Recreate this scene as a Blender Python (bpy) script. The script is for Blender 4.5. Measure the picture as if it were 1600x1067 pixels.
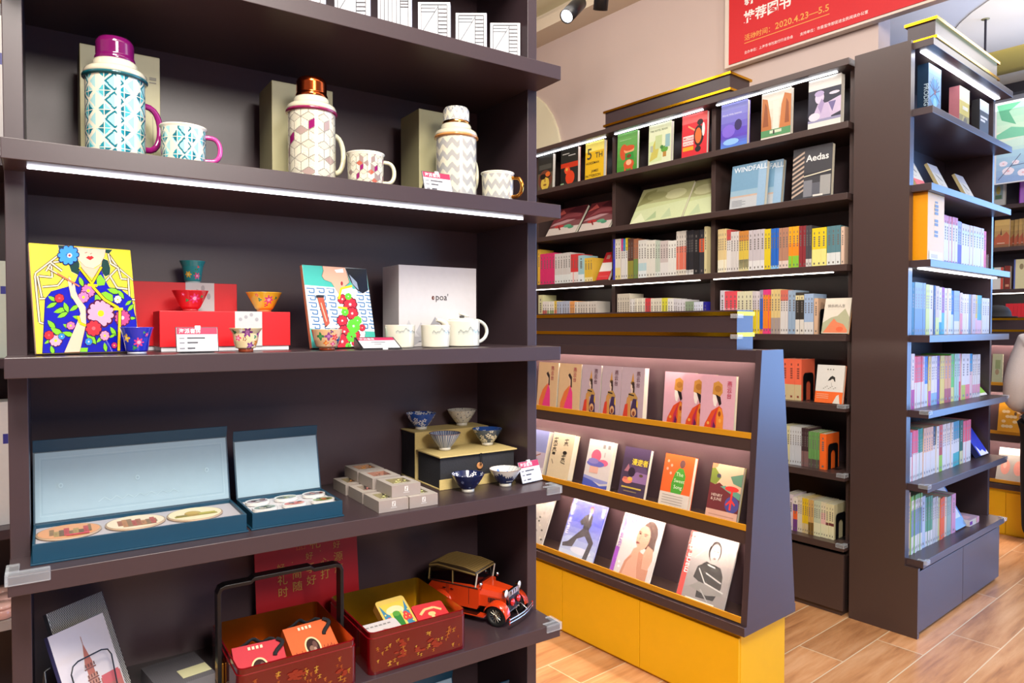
import bpy, math, random
import numpy as np
from mathutils import Vector, Matrix
from math import sin, cos, pi, radians, sqrt, atan2, floor

for o in list(bpy.data.objects): bpy.data.objects.remove(o)
SC = bpy.context.scene
COL = SC.collection
random.seed(7)
# ------------------------------------------------------------------ camera
FPX, YAW, PITCH, EYE = 1085.0, radians(50.37), math.atan(24.5/1085.0), 1.5
cd = bpy.data.cameras.new('camera'); cam = bpy.data.objects.new('camera', cd); COL.objects.link(cam)
cam.location = (0, 0, EYE); cam.rotation_euler = (pi/2-PITCH, 0, YAW)
cd.sensor_width = 36; cd.lens = FPX/1600*36; cd.clip_start = .05; cd.clip_end = 60
SC.camera = cam
# ------------------------------------------------------------------ world, light, exposure
SC.view_settings.view_transform = 'Standard'; SC.view_settings.look = 'None'
SC.view_settings.gamma = 1; SC.view_settings.use_curve_mapping = False
SC.view_settings.exposure = -0.3
w = bpy.data.worlds.new('world'); SC.world = w; w.use_nodes = True
bg = w.node_tree.nodes['Background']; bg.inputs[0].default_value = (.72, .8, 1, 1); bg.inputs[1].default_value = .45
def area(name, loc, rot, sx, sy, power, col):
    l = bpy.data.lights.new(name, 'AREA'); l.shape = 'RECTANGLE'; l.size = sx; l.size_y = sy; l.energy = power; l.color = col
    o = bpy.data.objects.new(name, l); COL.objects.link(o); o.location = loc; o.rotation_euler = rot
    return o
WARM = (1, .93, .85)
def aim(name, loc, to, sx, sy, power, col):
    return area(name, loc, (Vector(to)-Vector(loc)).to_track_quat('-Z', 'Y').to_euler(), sx, sy, power, col)
aim('ceiling_spot', (3.0, .45, 3.3), (-1.4, .65, 1.1), 1.1, 1.1, 125, WARM)
aim('ceiling_spot', (.5, -.1, 3.6), (-2.0, 2.5, .6), .8, .8, 165, WARM)
area('ceiling_light', (.5, 1.2, 3.7), (0, 0, 0), 1.2, 2.2, 20, WARM)
area('ceiling_light', (-2.4, 2.2, 3.7), (radians(22), 0, 0), 3.0, .7, 52, (1, .95, .9))
area('ceiling_light', (.6, 4.2, 3.7), (0, 0, 0), 1.6, 2.2, 26, WARM)
area('ceiling_light', (-.6, 6.3, 3.7), (0, 0, 0), 2.6, 1.4, 75, WARM)
area('ceiling_light', (-2.6, -1.2, 3.7), (0, 0, 0), 1.6, 1.6, 40, WARM)
area('window_daylight', (2.0, 8.3, 1.75), (radians(-90), 0, 0), 5.8, 2.9, 560, (.22, .47, 1))
area('window_daylight', (5.6, 4.9, 1.9), (0, radians(90), 0), 2.8, 2.8, 25, (.3, .55, 1))  # added small blue side fill for right-facing fronts, source unseen
area('uplight_fill', (-.8, 6.4, 3.3), (pi, 0, 0), 3.0, 2.0, 45, (1, .95, .88))  # added unseen fill aimed up to lighten the far ceiling
area('uplight_fill', (-3.6, 2.6, 3.5), (pi, 0, 0), 1.5, 1.5, 10, WARM)  # weaker added upward fill for the ceiling at left

# ------------------------------------------------------------------ helpers
def lin(c):
    if isinstance(c, str):
        c = c.lstrip('#'); c = tuple(int(c[i:i+2], 16)/255 for i in (0, 2, 4))
    return tuple(x/12.92 if x <= .04045 else ((x+.055)/1.055)**2.4 for x in c[:3])
_lc = {}
def L(c):
    if c not in _lc: _lc[c] = lin(c)
    return _lc[c]
MATS = {}
def mk(name, rough=.5, metal=0, coat=0, spec=.5, alpha=1, trans=0, noise=0, nscale=60, emit=0, bump=0):
    m = bpy.data.materials.new(name); m.use_nodes = True; nt = m.node_tree; b = nt.nodes['Principled BSDF']
    at = nt.nodes.new('ShaderNodeAttribute'); at.attribute_name = 'Col'
    src = at.outputs['Color']
    if noise or bump:
        tc = nt.nodes.new('ShaderNodeTexCoord'); n = nt.nodes.new('ShaderNodeTexNoise'); n.inputs['Scale'].default_value = nscale; n.inputs['Detail'].default_value = 4
        nt.links.new(tc.outputs['Object'], n.inputs['Vector'])
        if noise:
            mr = nt.nodes.new('ShaderNodeMapRange'); mr.inputs['To Min'].default_value = 1-noise; mr.inputs['To Max'].default_value = 1+noise
            nt.links.new(n.outputs['Fac'], mr.inputs['Value'])
            mx = nt.nodes.new('ShaderNodeMix'); mx.data_type = 'RGBA'; mx.blend_type = 'MULTIPLY'; mx.inputs[0].default_value = 1
            nt.links.new(src, mx.inputs[6]); nt.links.new(mr.outputs[0], mx.inputs[7]); src = mx.outputs[2]
        if bump:
            bp = nt.nodes.new('ShaderNodeBump'); bp.inputs['Strength'].default_value = bump; bp.inputs['Distance'].default_value = .002
            nt.links.new(n.outputs['Fac'], bp.inputs['Height']); nt.links.new(bp.outputs[0], b.inputs['Normal'])
    nt.links.new(src, b.inputs['Base Color'])
    b.inputs['Roughness'].default_value = rough; b.inputs['Metallic'].default_value = metal
    b.inputs['Coat Weight'].default_value = coat; b.inputs['Coat Roughness'].default_value = .06
    b.inputs['Specular IOR Level'].default_value = spec; b.inputs['Alpha'].default_value = alpha
    b.inputs['Transmission Weight'].default_value = trans
    if emit:
        nt.links.new(at.outputs['Color'], b.inputs['Emission Color']); b.inputs['Emission Strength'].default_value = emit
    MATS[name] = m; return m
mk('paper', .55, noise=.04); mk('card', .42, noise=.05); mk('gloss', .12, coat=.6); mk('ceramic', .14, coat=.5, noise=.03, nscale=90)
mk('enamel', .1, coat=.8); mk('metal', .22, 1); mk('gold', .16, 1); mk('brushed', .34, 1, noise=.08); mk('plastic', .35); mk('rubber', .6)
mk('laminate', .34, noise=.06, nscale=130, spec=.6); mk('paint', .5, noise=.03, nscale=20); mk('cloth', .85, noise=.12, nscale=200, bump=.3); mk('skin', .5, noise=.04)
mk('led', .5, emit=14); mk('led_hidden', .5, emit=70); mk('lamp', .5, emit=9); mk('wrap', .1, coat=1, noise=.05, bump=.12, nscale=22); mk('wall', .7, noise=.03, nscale=4); mk('lightwall', .6, emit=1.1)
mk('clear', .08, alpha=.22, spec=.8); mk('film', .05, alpha=.07, spec=.8, bump=.5, nscale=35)

class MB:
    def __init__(s): s.v = []; s.f = []; s.c = []; s.m = []; s.s = []; s.M = Matrix()
    def add(s, vs, fs, col, mat='paper', smooth=False):
        b = len(s.v); M = s.M
        s.v += [tuple(M @ Vector(p)) for p in vs]
        per = isinstance(col, list)
        for i, f in enumerate(fs):
            s.f.append([b+k for k in f]); s.c.append(L(col[i]) if per and not isinstance(col[i], tuple) else (col[i] if per else L(col) if isinstance(col, str) else col)); s.m.append(mat); s.s.append(smooth)
        return s
    def box(s, x0, y0, z0, x1, y1, z1, col, mat='paper', **fc):   # fc: f(ront) k(back) l r t b face colours
        v = [(x0,y0,z0),(x1,y0,z0),(x1,y1,z0),(x0,y1,z0),(x0,y0,z1),(x1,y0,z1),(x1,y1,z1),(x0,y1,z1)]
        fs = [(0,1,5,4),(2,3,7,6),(3,0,4,7),(1,2,6,5),(4,5,6,7),(3,2,1,0)]
        return s.add(v, fs, [L(fc.get(k, col)) for k in 'fklrtb'], mat)
    def prism(s, pts, z0, z1, col, mat='paper', axis='z', smooth=False):   # closed outline extruded
        n = len(pts)
        if axis == 'z': a = [(x,y,z0) for x,y in pts]+[(x,y,z1) for x,y in pts]
        elif axis == 'x': a = [(z0,x,y) for x,y in pts]+[(z1,x,y) for x,y in pts]
        else: a = [(x,z0,y) for x,y in pts]+[(x,z1,y) for x,y in pts]
        s.add(a, [list(range(n))[::-1], list(range(n, 2*n))], col, mat)
        return s.add(a, [(i,(i+1)%n,n+(i+1)%n,n+i) for i in range(n)], col, mat, smooth)
    def lathe(s, prof, n, col, mat='ceramic', cf=None, cx=0, cy=0, z=0):   # prof [(r,z)], col or cf(theta,z,r,j)
        vs = []; m = len(prof)
        for i in range(n):
            a = 2*pi*i/n; vs += [(cx+r*cos(a), cy+r*sin(a), z+h) for r, h in prof]
        fs = []; cs = []
        for i in range(n):
            k = (i+1) % n
            for j in range(m-1):
                fs.append((i*m+j, k*m+j, k*m+j+1, i*m+j+1))
                cs.append(cf(2*pi*(i+.5)/n, (prof[j][1]+prof[j+1][1])/2, prof[j][0], j) if cf else L(col))
        cs = [L(c) if isinstance(c, str) else c for c in cs]
        return s.add(vs, fs, cs, mat, True)
    def tube(s, path, r, col, mat='plastic', n=8, closed=False, flat=None):
        P = [Vector(p) for p in path]; m = len(P); vs = []
        T_ = [(P[i+1]-P[i]).normalized() for i in range(m-1)]
        ref = next((Vector(a) for a in ((0,0,1),(0,1,0),(1,0,0)) if all(t.cross(Vector(a)).length > .25 for t in T_)), None)
        for i, p in enumerate(P):
            a = P[(i-1) % m] if (i or closed) else p; b = P[(i+1) % m] if (i < m-1 or closed) else p
            t = (b-a).normalized(); q = t.cross(ref or Vector((0,0,1)))
            if q.length < .2: q = t.cross(Vector((0,1,0)))
            q.normalize(); u = t.cross(q); rr = r[i] if isinstance(r, (list, tuple)) else r
            for k in range(n):
                an = 2*pi*k/n; vs.append(tuple(p+q*cos(an)*rr+u*sin(an)*rr*(flat or 1)))
        fs = [(i*n+k, i*n+(k+1)%n, ((i+1)%m)*n+(k+1)%n, ((i+1)%m)*n+k) for i in range(m if closed else m-1) for k in range(n)]
        s.add(vs, fs, col, mat, True)
        if not closed: s.add(vs, [list(range(n))[::-1], [(m-1)*n+k for k in range(n)]], col, mat)
        return s
    def art(s, O, U, V, items, w=1, h=1, mat='paper', n0=1, step=.00012):
        O, U, V = Vector(O), Vector(U), Vector(V); N = U.cross(V).normalized()
        for k, (col, pts) in enumerate(items):
            o = O+N*(n0*.0001+k*min(step, .0014/len(items), 1))
            vs = [tuple(o+U*(x*w)+V*(y*h)) for x, y in pts]
            s.add(vs, [list(range(len(vs)))], col, mat)
        return s
    def text(s, body, O, U, V, size, col, mat='paper', align='LEFT', off=.0008, bold=0):
        O, U, V = Vector(O), Vector(U), Vector(V); N = U.cross(V).normalized()
        vs, fs = glyphs(body, align, bold)
        s.add([tuple(O+N*off+U*(x*size)+V*(y*size)) for x, y in vs], fs, col, mat); return s
    def build(s, name, parent=None, loc=None, rot=None, bevel=0, seg=2, sub=0):
        me = bpy.data.meshes.new(name); me.from_pydata(s.v, [], s.f)
        names = list(dict.fromkeys(s.m))
        for n in names: me.materials.append(MATS[n])
        ix = {n: i for i, n in enumerate(names)}
        me.polygons.foreach_set('material_index', [ix[n] for n in s.m]); me.polygons.foreach_set('use_smooth', s.s)
        at = me.color_attributes.new('Col', 'FLOAT_COLOR', 'CORNER')
        cnt = [len(f) for f in s.f]
        c = np.repeat(np.array([(*x, 1.0) for x in s.c], dtype=np.float32).reshape(-1, 4), cnt, axis=0)
        at.data.foreach_set('color', c.ravel()); me.update()
        o = bpy.data.objects.new(name, me); COL.objects.link(o)
        if parent: o.parent = parent
        if loc is not None: o.location = loc
        if rot is not None: o.rotation_euler = rot
        if bevel:
            b = o.modifiers.new('edge', 'BEVEL'); b.width = bevel; b.segments = seg; b.limit_method = 'ANGLE'; b.angle_limit = radians(40)
        if sub:
            b = o.modifiers.new('smooth', 'SUBSURF'); b.levels = sub; b.render_levels = sub
        return o
_gl = {}
def glyphs(body, align, bold):
    key = (body, align, bold)
    if key in _gl: return _gl[key]
    cu = bpy.data.curves.new('letters', 'FONT'); cu.body = body; cu.size = 1; cu.align_x = align; cu.resolution_u = 2; cu.offset = bold
    ob = bpy.data.objects.new('letters', cu); COL.objects.link(ob)
    dg = bpy.context.evaluated_depsgraph_get(); me = bpy.data.meshes.new_from_object(ob.evaluated_get(dg))
    r = ([(v.co.x, v.co.y) for v in me.vertices], [list(p.vertices) for p in me.polygons])
    bpy.data.objects.remove(ob); bpy.data.curves.remove(cu); bpy.data.meshes.remove(me)
    _gl[key] = r; return r
def thing(name, label, cat, loc=(0,0,0), rz=0, group=None, rx=0, ry=0):
    o = bpy.data.objects.new(name, None); o.empty_display_size = .05; COL.objects.link(o)
    o.location = loc; o.rotation_euler = (rx, ry, rz); return tag(o, label, cat, group)
def tag(o, label=None, cat=None, group=None, kind=None):
    if label: o['label'] = label
    if cat: o['category'] = cat
    if group: o['group'] = group
    if kind: o['kind'] = kind
    return o
def dup(root, loc=None, rz=None, label=None):
    r = root.copy(); COL.objects.link(r)
    for ch in list(root.children):
        c = ch.copy(); COL.objects.link(c); c.parent = r
        for g in list(ch.children):
            d = g.copy(); COL.objects.link(d); d.parent = c
    if loc is not None: r.location = loc
    if rz is not None: r.rotation_euler = (r.rotation_euler[0], r.rotation_euler[1], rz)
    if label: r['label'] = label
    return r
# flat shapes for printed pictures, in unit coordinates
def R(x0, y0, x1, y1): return [(x0,y0),(x1,y0),(x1,y1),(x0,y1)]
def EL(cx, cy, rx, ry=None, n=18, a0=0): 
    ry = rx if ry is None else ry
    return [(cx+rx*cos(2*pi*i/n+a0), cy+ry*sin(2*pi*i/n+a0)) for i in range(n)]
def LN(x0, y0, x1, y1, wd):
    d = sqrt((x1-x0)**2+(y1-y0)**2) or 1; a, b = -(y1-y0)/d*wd/2, (x1-x0)/d*wd/2
    return [(x0+a,y0+b),(x0-a,y0-b),(x1-a,y1-b),(x1+a,y1+b)]
def PL(col, pts, wd): return [(col, LN(*pts[i], *pts[i+1], wd)) for i in range(len(pts)-1)]
def PET(cx, cy, r, n, fat=.6, a0=0, asp=1):     # petal polygons
    out = []
    for i in range(n):
        a = a0+2*pi*i/n; ux, uy = cos(a), sin(a); m = r*fat*pi/n
        out.append([(cx+ux*t*r-uy*wd*m, cy+(uy*t*r+ux*wd*m)*asp) for t, wd in ((.12,0),(.45,.75),(.75,1),(.95,.6),(1,0),(.95,-.6),(.75,-1),(.45,-.75))])
    return out
def FLOW(cx, cy, r, c, cc, n=7, line=None, asp=1):
    o = []
    if line: o += [(line, p) for p in PET(cx, cy, r*1.12, n, 1.15, .2, asp)]
    o += [(c, p) for p in PET(cx, cy, r, n, .85, .2, asp)]
    return o+[(cc, EL(cx, cy, r*.25, r*.25*asp, 8))]
def LEAF(x, y, ln, a, c, wd=.3, line=None, asp=1):
    def f(k, w): return [(x+cos(a)*t*ln*k-sin(a)*q*ln*w, y+(sin(a)*t*ln*k+cos(a)*q*ln*w)*asp) for t, q in ((0,0),(.25,.7),(.55,1),(.8,.6),(1,0),(.8,-.6),(.55,-1),(.25,-.7))]
    return ([(line, f(1.08, wd*1.35))] if line else [])+[(c, f(1, wd))]
# a pixel of the picture to a point on a plane of the room
_f = Vector((-sin(YAW)*cos(PITCH), cos(YAW)*cos(PITCH), -sin(PITCH))); _r = Vector((cos(YAW), sin(YAW), 0)); _u = _r.cross(_f)
def ray(px, py): return _f+_r*((px-800)/FPX)-_u*((py-533.5)/FPX)
def at_plane(px, py, p0, n):
    r = ray(px, py); n = Vector(n); c = Vector((0,0,EYE)); return c+r*((Vector(p0)-c).dot(n)/r.dot(n))
def at_y(px, py, y): return at_plane(px, py, (0,y,0), (0,1,0))
def at_x(px, py, x): return at_plane(px, py, (x,0,0), (1,0,0))
def at_z(px, py, z): return at_plane(px, py, (0,0,z), (0,0,1))
# ================================================================== the room
BROWN = '#3f3135'; BROWN2 = '#443431'; BACK = '#503e43'
def struct(mb, name, **k):
    o = mb.build(name, **k); o['kind'] = 'structure'; return o
# floor of long wood-look tiles with pale joints
def floor_material():
    m = bpy.data.materials.new('wood_tile_floor'); m.use_nodes = True; nt = m.node_tree; N = nt.nodes; K = nt.links
    b = N['Principled BSDF']; tc = N.new('ShaderNodeTexCoord'); sp = N.new('ShaderNodeSeparateXYZ'); K.new(tc.outputs['Object'], sp.inputs[0])
    def M(op, a, bb=None, c=None):
        n = N.new('ShaderNodeMath'); n.operation = op
        for i, x in enumerate((a, bb, c)):
            if x is None: continue
            if isinstance(x, (int, float)): n.inputs[i].default_value = x
            else: K.new(x, n.inputs[i])
        return n.outputs[0]
    u = M('DIVIDE', M('ADD', sp.outputs[0], 2.24+20*.205), .205); row = M('FLOOR', u); fu = M('FRACT', u)
    v = M('DIVIDE', M('SUBTRACT', sp.outputs[1], M('MULTIPLY_ADD', row, .345, 1.026-6.9)), 1.035)
    v = M('ADD', v, 20.0); pl = M('FLOOR', v); fv = M('FRACT', v)
    eu = M('MINIMUM', fu, M('SUBTRACT', 1.0, fu)); ev = M('MINIMUM', fv, M('SUBTRACT', 1.0, fv))
    g = M('MAXIMUM', M('LESS_THAN', eu, .0125), M('LESS_THAN', ev, .0026))
    cb = N.new('ShaderNodeCombineXYZ'); K.new(row, cb.inputs[0]); K.new(pl, cb.inputs[1])
    wn = N.new('ShaderNodeTexWhiteNoise'); K.new(cb.outputs[0], wn.inputs['Vector'])
    mp = N.new('ShaderNodeMapping'); mp.inputs['Scale'].default_value = (13, 1.3, 1); K.new(tc.outputs['Object'], mp.inputs[0])
    ad = N.new('ShaderNodeVectorMath'); ad.operation = 'ADD'; K.new(mp.outputs[0], ad.inputs[0]); K.new(wn.outputs['Color'], ad.inputs[1])
    nz = N.new('ShaderNodeTexNoise'); nz.inputs['Scale'].default_value = 1.6; nz.inputs['Detail'].default_value = 7; nz.inputs['Roughness'].default_value = .62; nz.inputs['Distortion'].default_value = .25
    K.new(ad.outputs[0], nz.inputs['Vector'])
    cr = N.new('ShaderNodeValToRGB'); e = cr.color_ramp.elements
    e[0].position = .3; e[0].color = (*lin('#9c6842'), 1); e[1].position = .75; e[1].color = (*lin('#d6a67a'), 1)
    x = e.new(.5); x.color = (*lin('#c38c5d'), 1); K.new(nz.outputs['Fac'], cr.inputs[0])
    hs = N.new('ShaderNodeHueSaturation'); K.new(cr.outputs[0], hs.inputs['Color']); K.new(M('MULTIPLY_ADD', wn.outputs['Value'], .25, .88), hs.inputs['Value'])
    mx = N.new('ShaderNodeMix'); mx.data_type = 'RGBA'; K.new(g, mx.inputs[0]); K.new(hs.outputs[0], mx.inputs[6]); mx.inputs[7].default_value = (*lin('#d8c3a2'), 1)
    K.new(mx.outputs[2], b.inputs['Base Color']); b.inputs['Roughness'].default_value = .32
    bp = N.new('ShaderNodeBump'); bp.inputs['Strength'].default_value = .4; bp.inputs['Distance'].default_value = .002; bp.invert = True
    K.new(g, bp.inputs['Height']); K.new(bp.outputs[0], b.inputs['Normal'])
    return m
MATS['floor'] = floor_material()
mb = MB(); mb.box(-7.5, -3.2, -.1, 6, 9, 0, '#b08050', 'floor'); struct(mb, 'floor')
PINK = '#c8b5ae'
mb = MB(); mb.box(-7.5, 4.0, 0, -1.68, 4.15, 3.88, PINK, 'wall'); struct(mb, 'wall_back')
mb = MB(); mb.box(-7.5, 8.6, 0, 6, 8.8, 4.3, '#b9bcc6', 'wall'); struct(mb, 'wall_far')
mb = MB(); mb.box(-7.65, -3.2, 0, -7.5, 9, 4.3, PINK, 'wall'); struct(mb, 'wall_left')
mb = MB(); mb.box(-7.5, -3.35, 0, 6, -3.2, 4.3, PINK, 'wall'); struct(mb, 'wall_front')
# side wall with the shop window daylight comes through
mb = MB(); mb.box(6, -3.2, 0, 6.15, .4, 4.3, PINK, 'wall'); mb.box(6, 6.4, 0, 6.15, 9, 4.3, PINK, 'wall'); mb.box(6, .4, 0, 6.15, 6.4, .3, PINK, 'wall'); mb.box(6, .4, 3.5, 6.15, 6.4, 4.3, PINK, 'wall'); struct(mb, 'wall_right')
mb = MB(); mb.box(-7.5, -3.2, 4.05, 6, 9, 4.25, '#d8d2b4', 'wall'); struct(mb, 'ceiling')
# cove moulding on top of the back wall, and over the far wall
mb = MB(); mb.prism([(3.78,3.88),(4.15,3.88),(4.15,4.05),(3.86,4.05),(3.86,3.97),(3.78,3.97)], -7.5, -1.68, '#d9cbb6', 'wall', 'x'); struct(mb, 'trim_1')
mb = MB(); mb.box(-7.4, 8.15, 3.98, 5.9, 8.6, 4.06, '#e6e2d6', 'wall'); mb.box(-7.4, 8.5, 3.88, 5.9, 8.6, 3.98, '#2d2a33', 'laminate'); struct(mb, 'trim_2')
mb = MB(); mb.prism([(8.16,3.98)]+[(8.16-.6*sin(a), 3.98+.068*(1-cos(a))) for a in (.25,.5,.75,1,1.25,1.5)]+[(8.16,4.052)], -7.4, 5.9, '#c9b25a', 'wall', 'x', True); struct(mb, 'trim_3')  # gold colour stands in for warm cove light on cream paint
mb = MB(); mb.box(-4.4, 4.15, 4.046, 5.9, 8.1, 4.06, '#b3b7c6', 'wall'); struct(mb, 'ceiling_panel')
mb = MB(); mb.prism(EL(-.9, 7.6, 1.56, 1.56, 48), 4.036, 4.05, '#d3cdc6', 'wall'); o = struct(mb, 'ceiling_disc')
# arched niche in the back wall
mb = MB(); mb.prism([(-5.6,2.2)]+[(-4.85-.68*cos(a), 2.86+.72*sin(a)) for a in [pi*k/16 for k in range(17)]]+[(-4.17,2.2)], 3.975, 4.0, '#e6dfc2', 'wall', 'y'); struct(mb, 'trim_4')
# shop window the daylight comes through, in the far wall beyond the right edge of the view
mb = MB(); mb.box(-.95, 8.56, .3, 4.95, 8.6, 3.2, '#aebfd8', 'gloss')
for x in (-1.0, .95, 2.9, 4.9): mb.box(x, 8.53, .25, x+.07, 8.6, 3.25, '#3a3a40', 'paint')
for z in (.22, 3.2): mb.box(-1.0, 8.53, z, 4.97, 8.6, z+.07, '#3a3a40', 'paint')
struct(mb, 'window_1')
# ================================================================== the furniture
RA = radians(84.3); RU = Vector((cos(RA), sin(RA), 0)); RV = Vector((-sin(RA), cos(RA), 0)); RO = Vector((-1.414, .084, 0))
def RK(s, d, z): return RO+RU*s+RV*d+Vector((0, 0, z))        # along, into and up the near rack
HA, HB, HC, HD, HE, HF = 2.163, 1.81, 1.447, 1.083, .727, .372
def clip_guard(parent, x, y, z, sx, sy, ln=.045):   # soft clear corner cap on a shelf corner, reaching along x (sx) and y (sy)
    m = MB(); t = .004
    def b(x0, y0, z0, x1, y1, z1): m.box(min(x0,x1), min(y0,y1), z0, max(x0,x1), max(y0,y1), z1, '#dfe8f0', 'clear')
    b(x-sx*t, y-sy*t, z, x+sx*ln, y+sy*.016, z+t); b(x-sx*t, y+sy*.016, z, x+sx*.016, y+sy*ln, z+t)
    b(x-sx*t, y-sy*t, z-.016, x+sx*ln, y, z); b(x-sx*t, y, z-.016, x, y+sy*ln, z)
    return m.build('corner_guard', parent, bevel=.0015)
rack = thing('display_rack', 'tall dark brown open rack of gifts nearest the camera', 'display rack', RO, RA)
for z in (2.52, HA, HB, HC, HD, HE, HF):
    MB().box(0, 0, z-.035, 1.16, .375, z, BROWN, 'laminate').build('shelf', rack, bevel=.0012)
for x0 in (.0006, 1.1294):
    MB().box(x0, .105, .02, x0+.03, .37, 2.86, BROWN, 'laminate').build('side_panel', rack, bevel=.0012)
MB().box(.03, .365, .02, 1.13, .378, 2.86, BACK, 'laminate').build('back_panel', rack)
MB().box(.01, .03, 0, 1.15, .37, .335, BROWN, 'laminate').build('base_cabinet', rack)
led = MB().box(.035, .047, HB-.0385, 1.075, .0535, HB-.035, '#f4f2ff', 'led').build('light_strip', rack)
tag(led, 'thin glowing white light strip')
clip_guard(rack, 0, 0, HD, 1, 1, .06); clip_guard(rack, 1.16, 0, HD, -1, 1); clip_guard(rack, 1.16, 0, HE, -1, 1)

ZS = (2.852, 2.535, 2.175, 1.814, 1.455, 1.093, .738, .375)
# ---- long bookcase along the back wall
bc = thing('bookcase', 'long dark brown bookcase of faced-out and spine-out books along the pink wall', 'bookcase', (-4.11, 3.555, 0))
BW = 4.11-1.635
for z in ZS:
    MB().box(0, 0, z-.034, BW, .37, z, BROWN2, 'laminate').build('shelf', bc, bevel=.0012)
for xp in (-4.105, -3.303, -2.498, -1.6665):
    MB().box(xp+4.11, .088, .3, xp+4.11+.03, .366, 2.83, BROWN2, 'laminate').build('side_panel', bc, bevel=.0012)
MB().box(.02, .362, .02, BW-.02, .376, 2.84, BROWN, 'laminate').build('back_panel', bc)
MB().box(.003, .03, 0, BW-.02, .37, .31, BROWN2, 'laminate').build('base_cabinet', bc)
for k in range(4):
    MB().box(.004+k*.6175, .012, .03, .004+k*.6175+.613, .03, .322, BROWN2, 'laminate').build('door', bc, bevel=.001)
for i, zz in enumerate((2.852, 1.814)):
    for a, b in ((-4.06, -3.34), (-3.25, -2.54), (-2.44, -1.72)):
        m = MB().box(a+4.11, .032 if i else .05, zz-.038, b+4.11, .043 if i else .063, zz-.034, '#fff6e6' if i else '#f4f6ff', 'led')
        tag(m.build('light_strip', bc), 'glowing light strip')
def crown(parent, x0, y0, z0, x1, y1, z1):
    MB().box(x0, y0, z0, x1, y1, z1, BROWN, 'laminate').build('sign_box', parent)
    for zz in (z0+.045, z1-.012):
        t = .012
        tag(MB().box(x0-t, y0-t, zz, x1+t, y1+t, zz+.014, '#d9a21c', 'gold').build('gold_trim', parent), 'polished gold band')
crown(bc, .74, .09, 2.852, 1.735, .3, 3.004)
for z in (1.093, .738, .375): clip_guard(bc, BW, 0, z, -1, 1, .04)

# ---- end bookcase turned to face right
tw = thing('bookcase', 'dark brown bookcase facing right at the end of the long one', 'bookcase', (-1.268, 3.6, 0), pi/2)
TL = 1.215
for z in ZS[:-1]:
    MB().box(.012, 0, z-.034, TL-.005, .345, z, BROWN, 'laminate').build('shelf', tw, bevel=.0012)
MB().box(.006, .012, ZS[7]-.034, TL+.01, .345, ZS[7], BROWN, 'laminate').build('shelf', tw, bevel=.0012)
MB().prism([(.028,0.02),(.028,ZS[7]-.036),(.088,ZS[7]-.036),(.088,2.86),(.352,2.86),(.352,0.0),(.028,0.0)], -.012, .0105, BROWN2, 'laminate', 'x').build('side_panel', tw, bevel=.001)
MB().box(TL-.03, .088, .3, TL, .352, 2.84, BROWN, 'laminate').build('side_panel', tw, bevel=.001)
MB().box(.011, .088, .3, .035, .34, 2.82, BROWN, 'laminate').build('side_panel', tw, bevel=.001)
MB().box(.02, .34, .02, TL-.01, .352, 2.84, BROWN, 'laminate').build('back_panel', tw)
MB().box(.011, .052, .012, TL, .34, .3, BROWN, 'laminate').build('base_cabinet', tw)
for k in range(2):
    MB().box(.014+k*.602, .034, .02, .014+k*.602+.598, .052, .318, BROWN, 'laminate').build('door', tw, bevel=.001)
for zz in (2.852, 1.814):
    tag(MB().box(.06, .05, zz-.0395, TL-.06, .075, zz-.034, '#f6f6ff', 'led').build('light_strip', tw), 'glowing light strip')
crown(tw, .16, .045, 2.852, 1.08, .17, 3.0)
for z in (1.093, .738, .375): clip_guard(tw, .012, 0, z, 1, 1, .04); clip_guard(tw, TL-.005, 0, z, -1, 1, .04)

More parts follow.
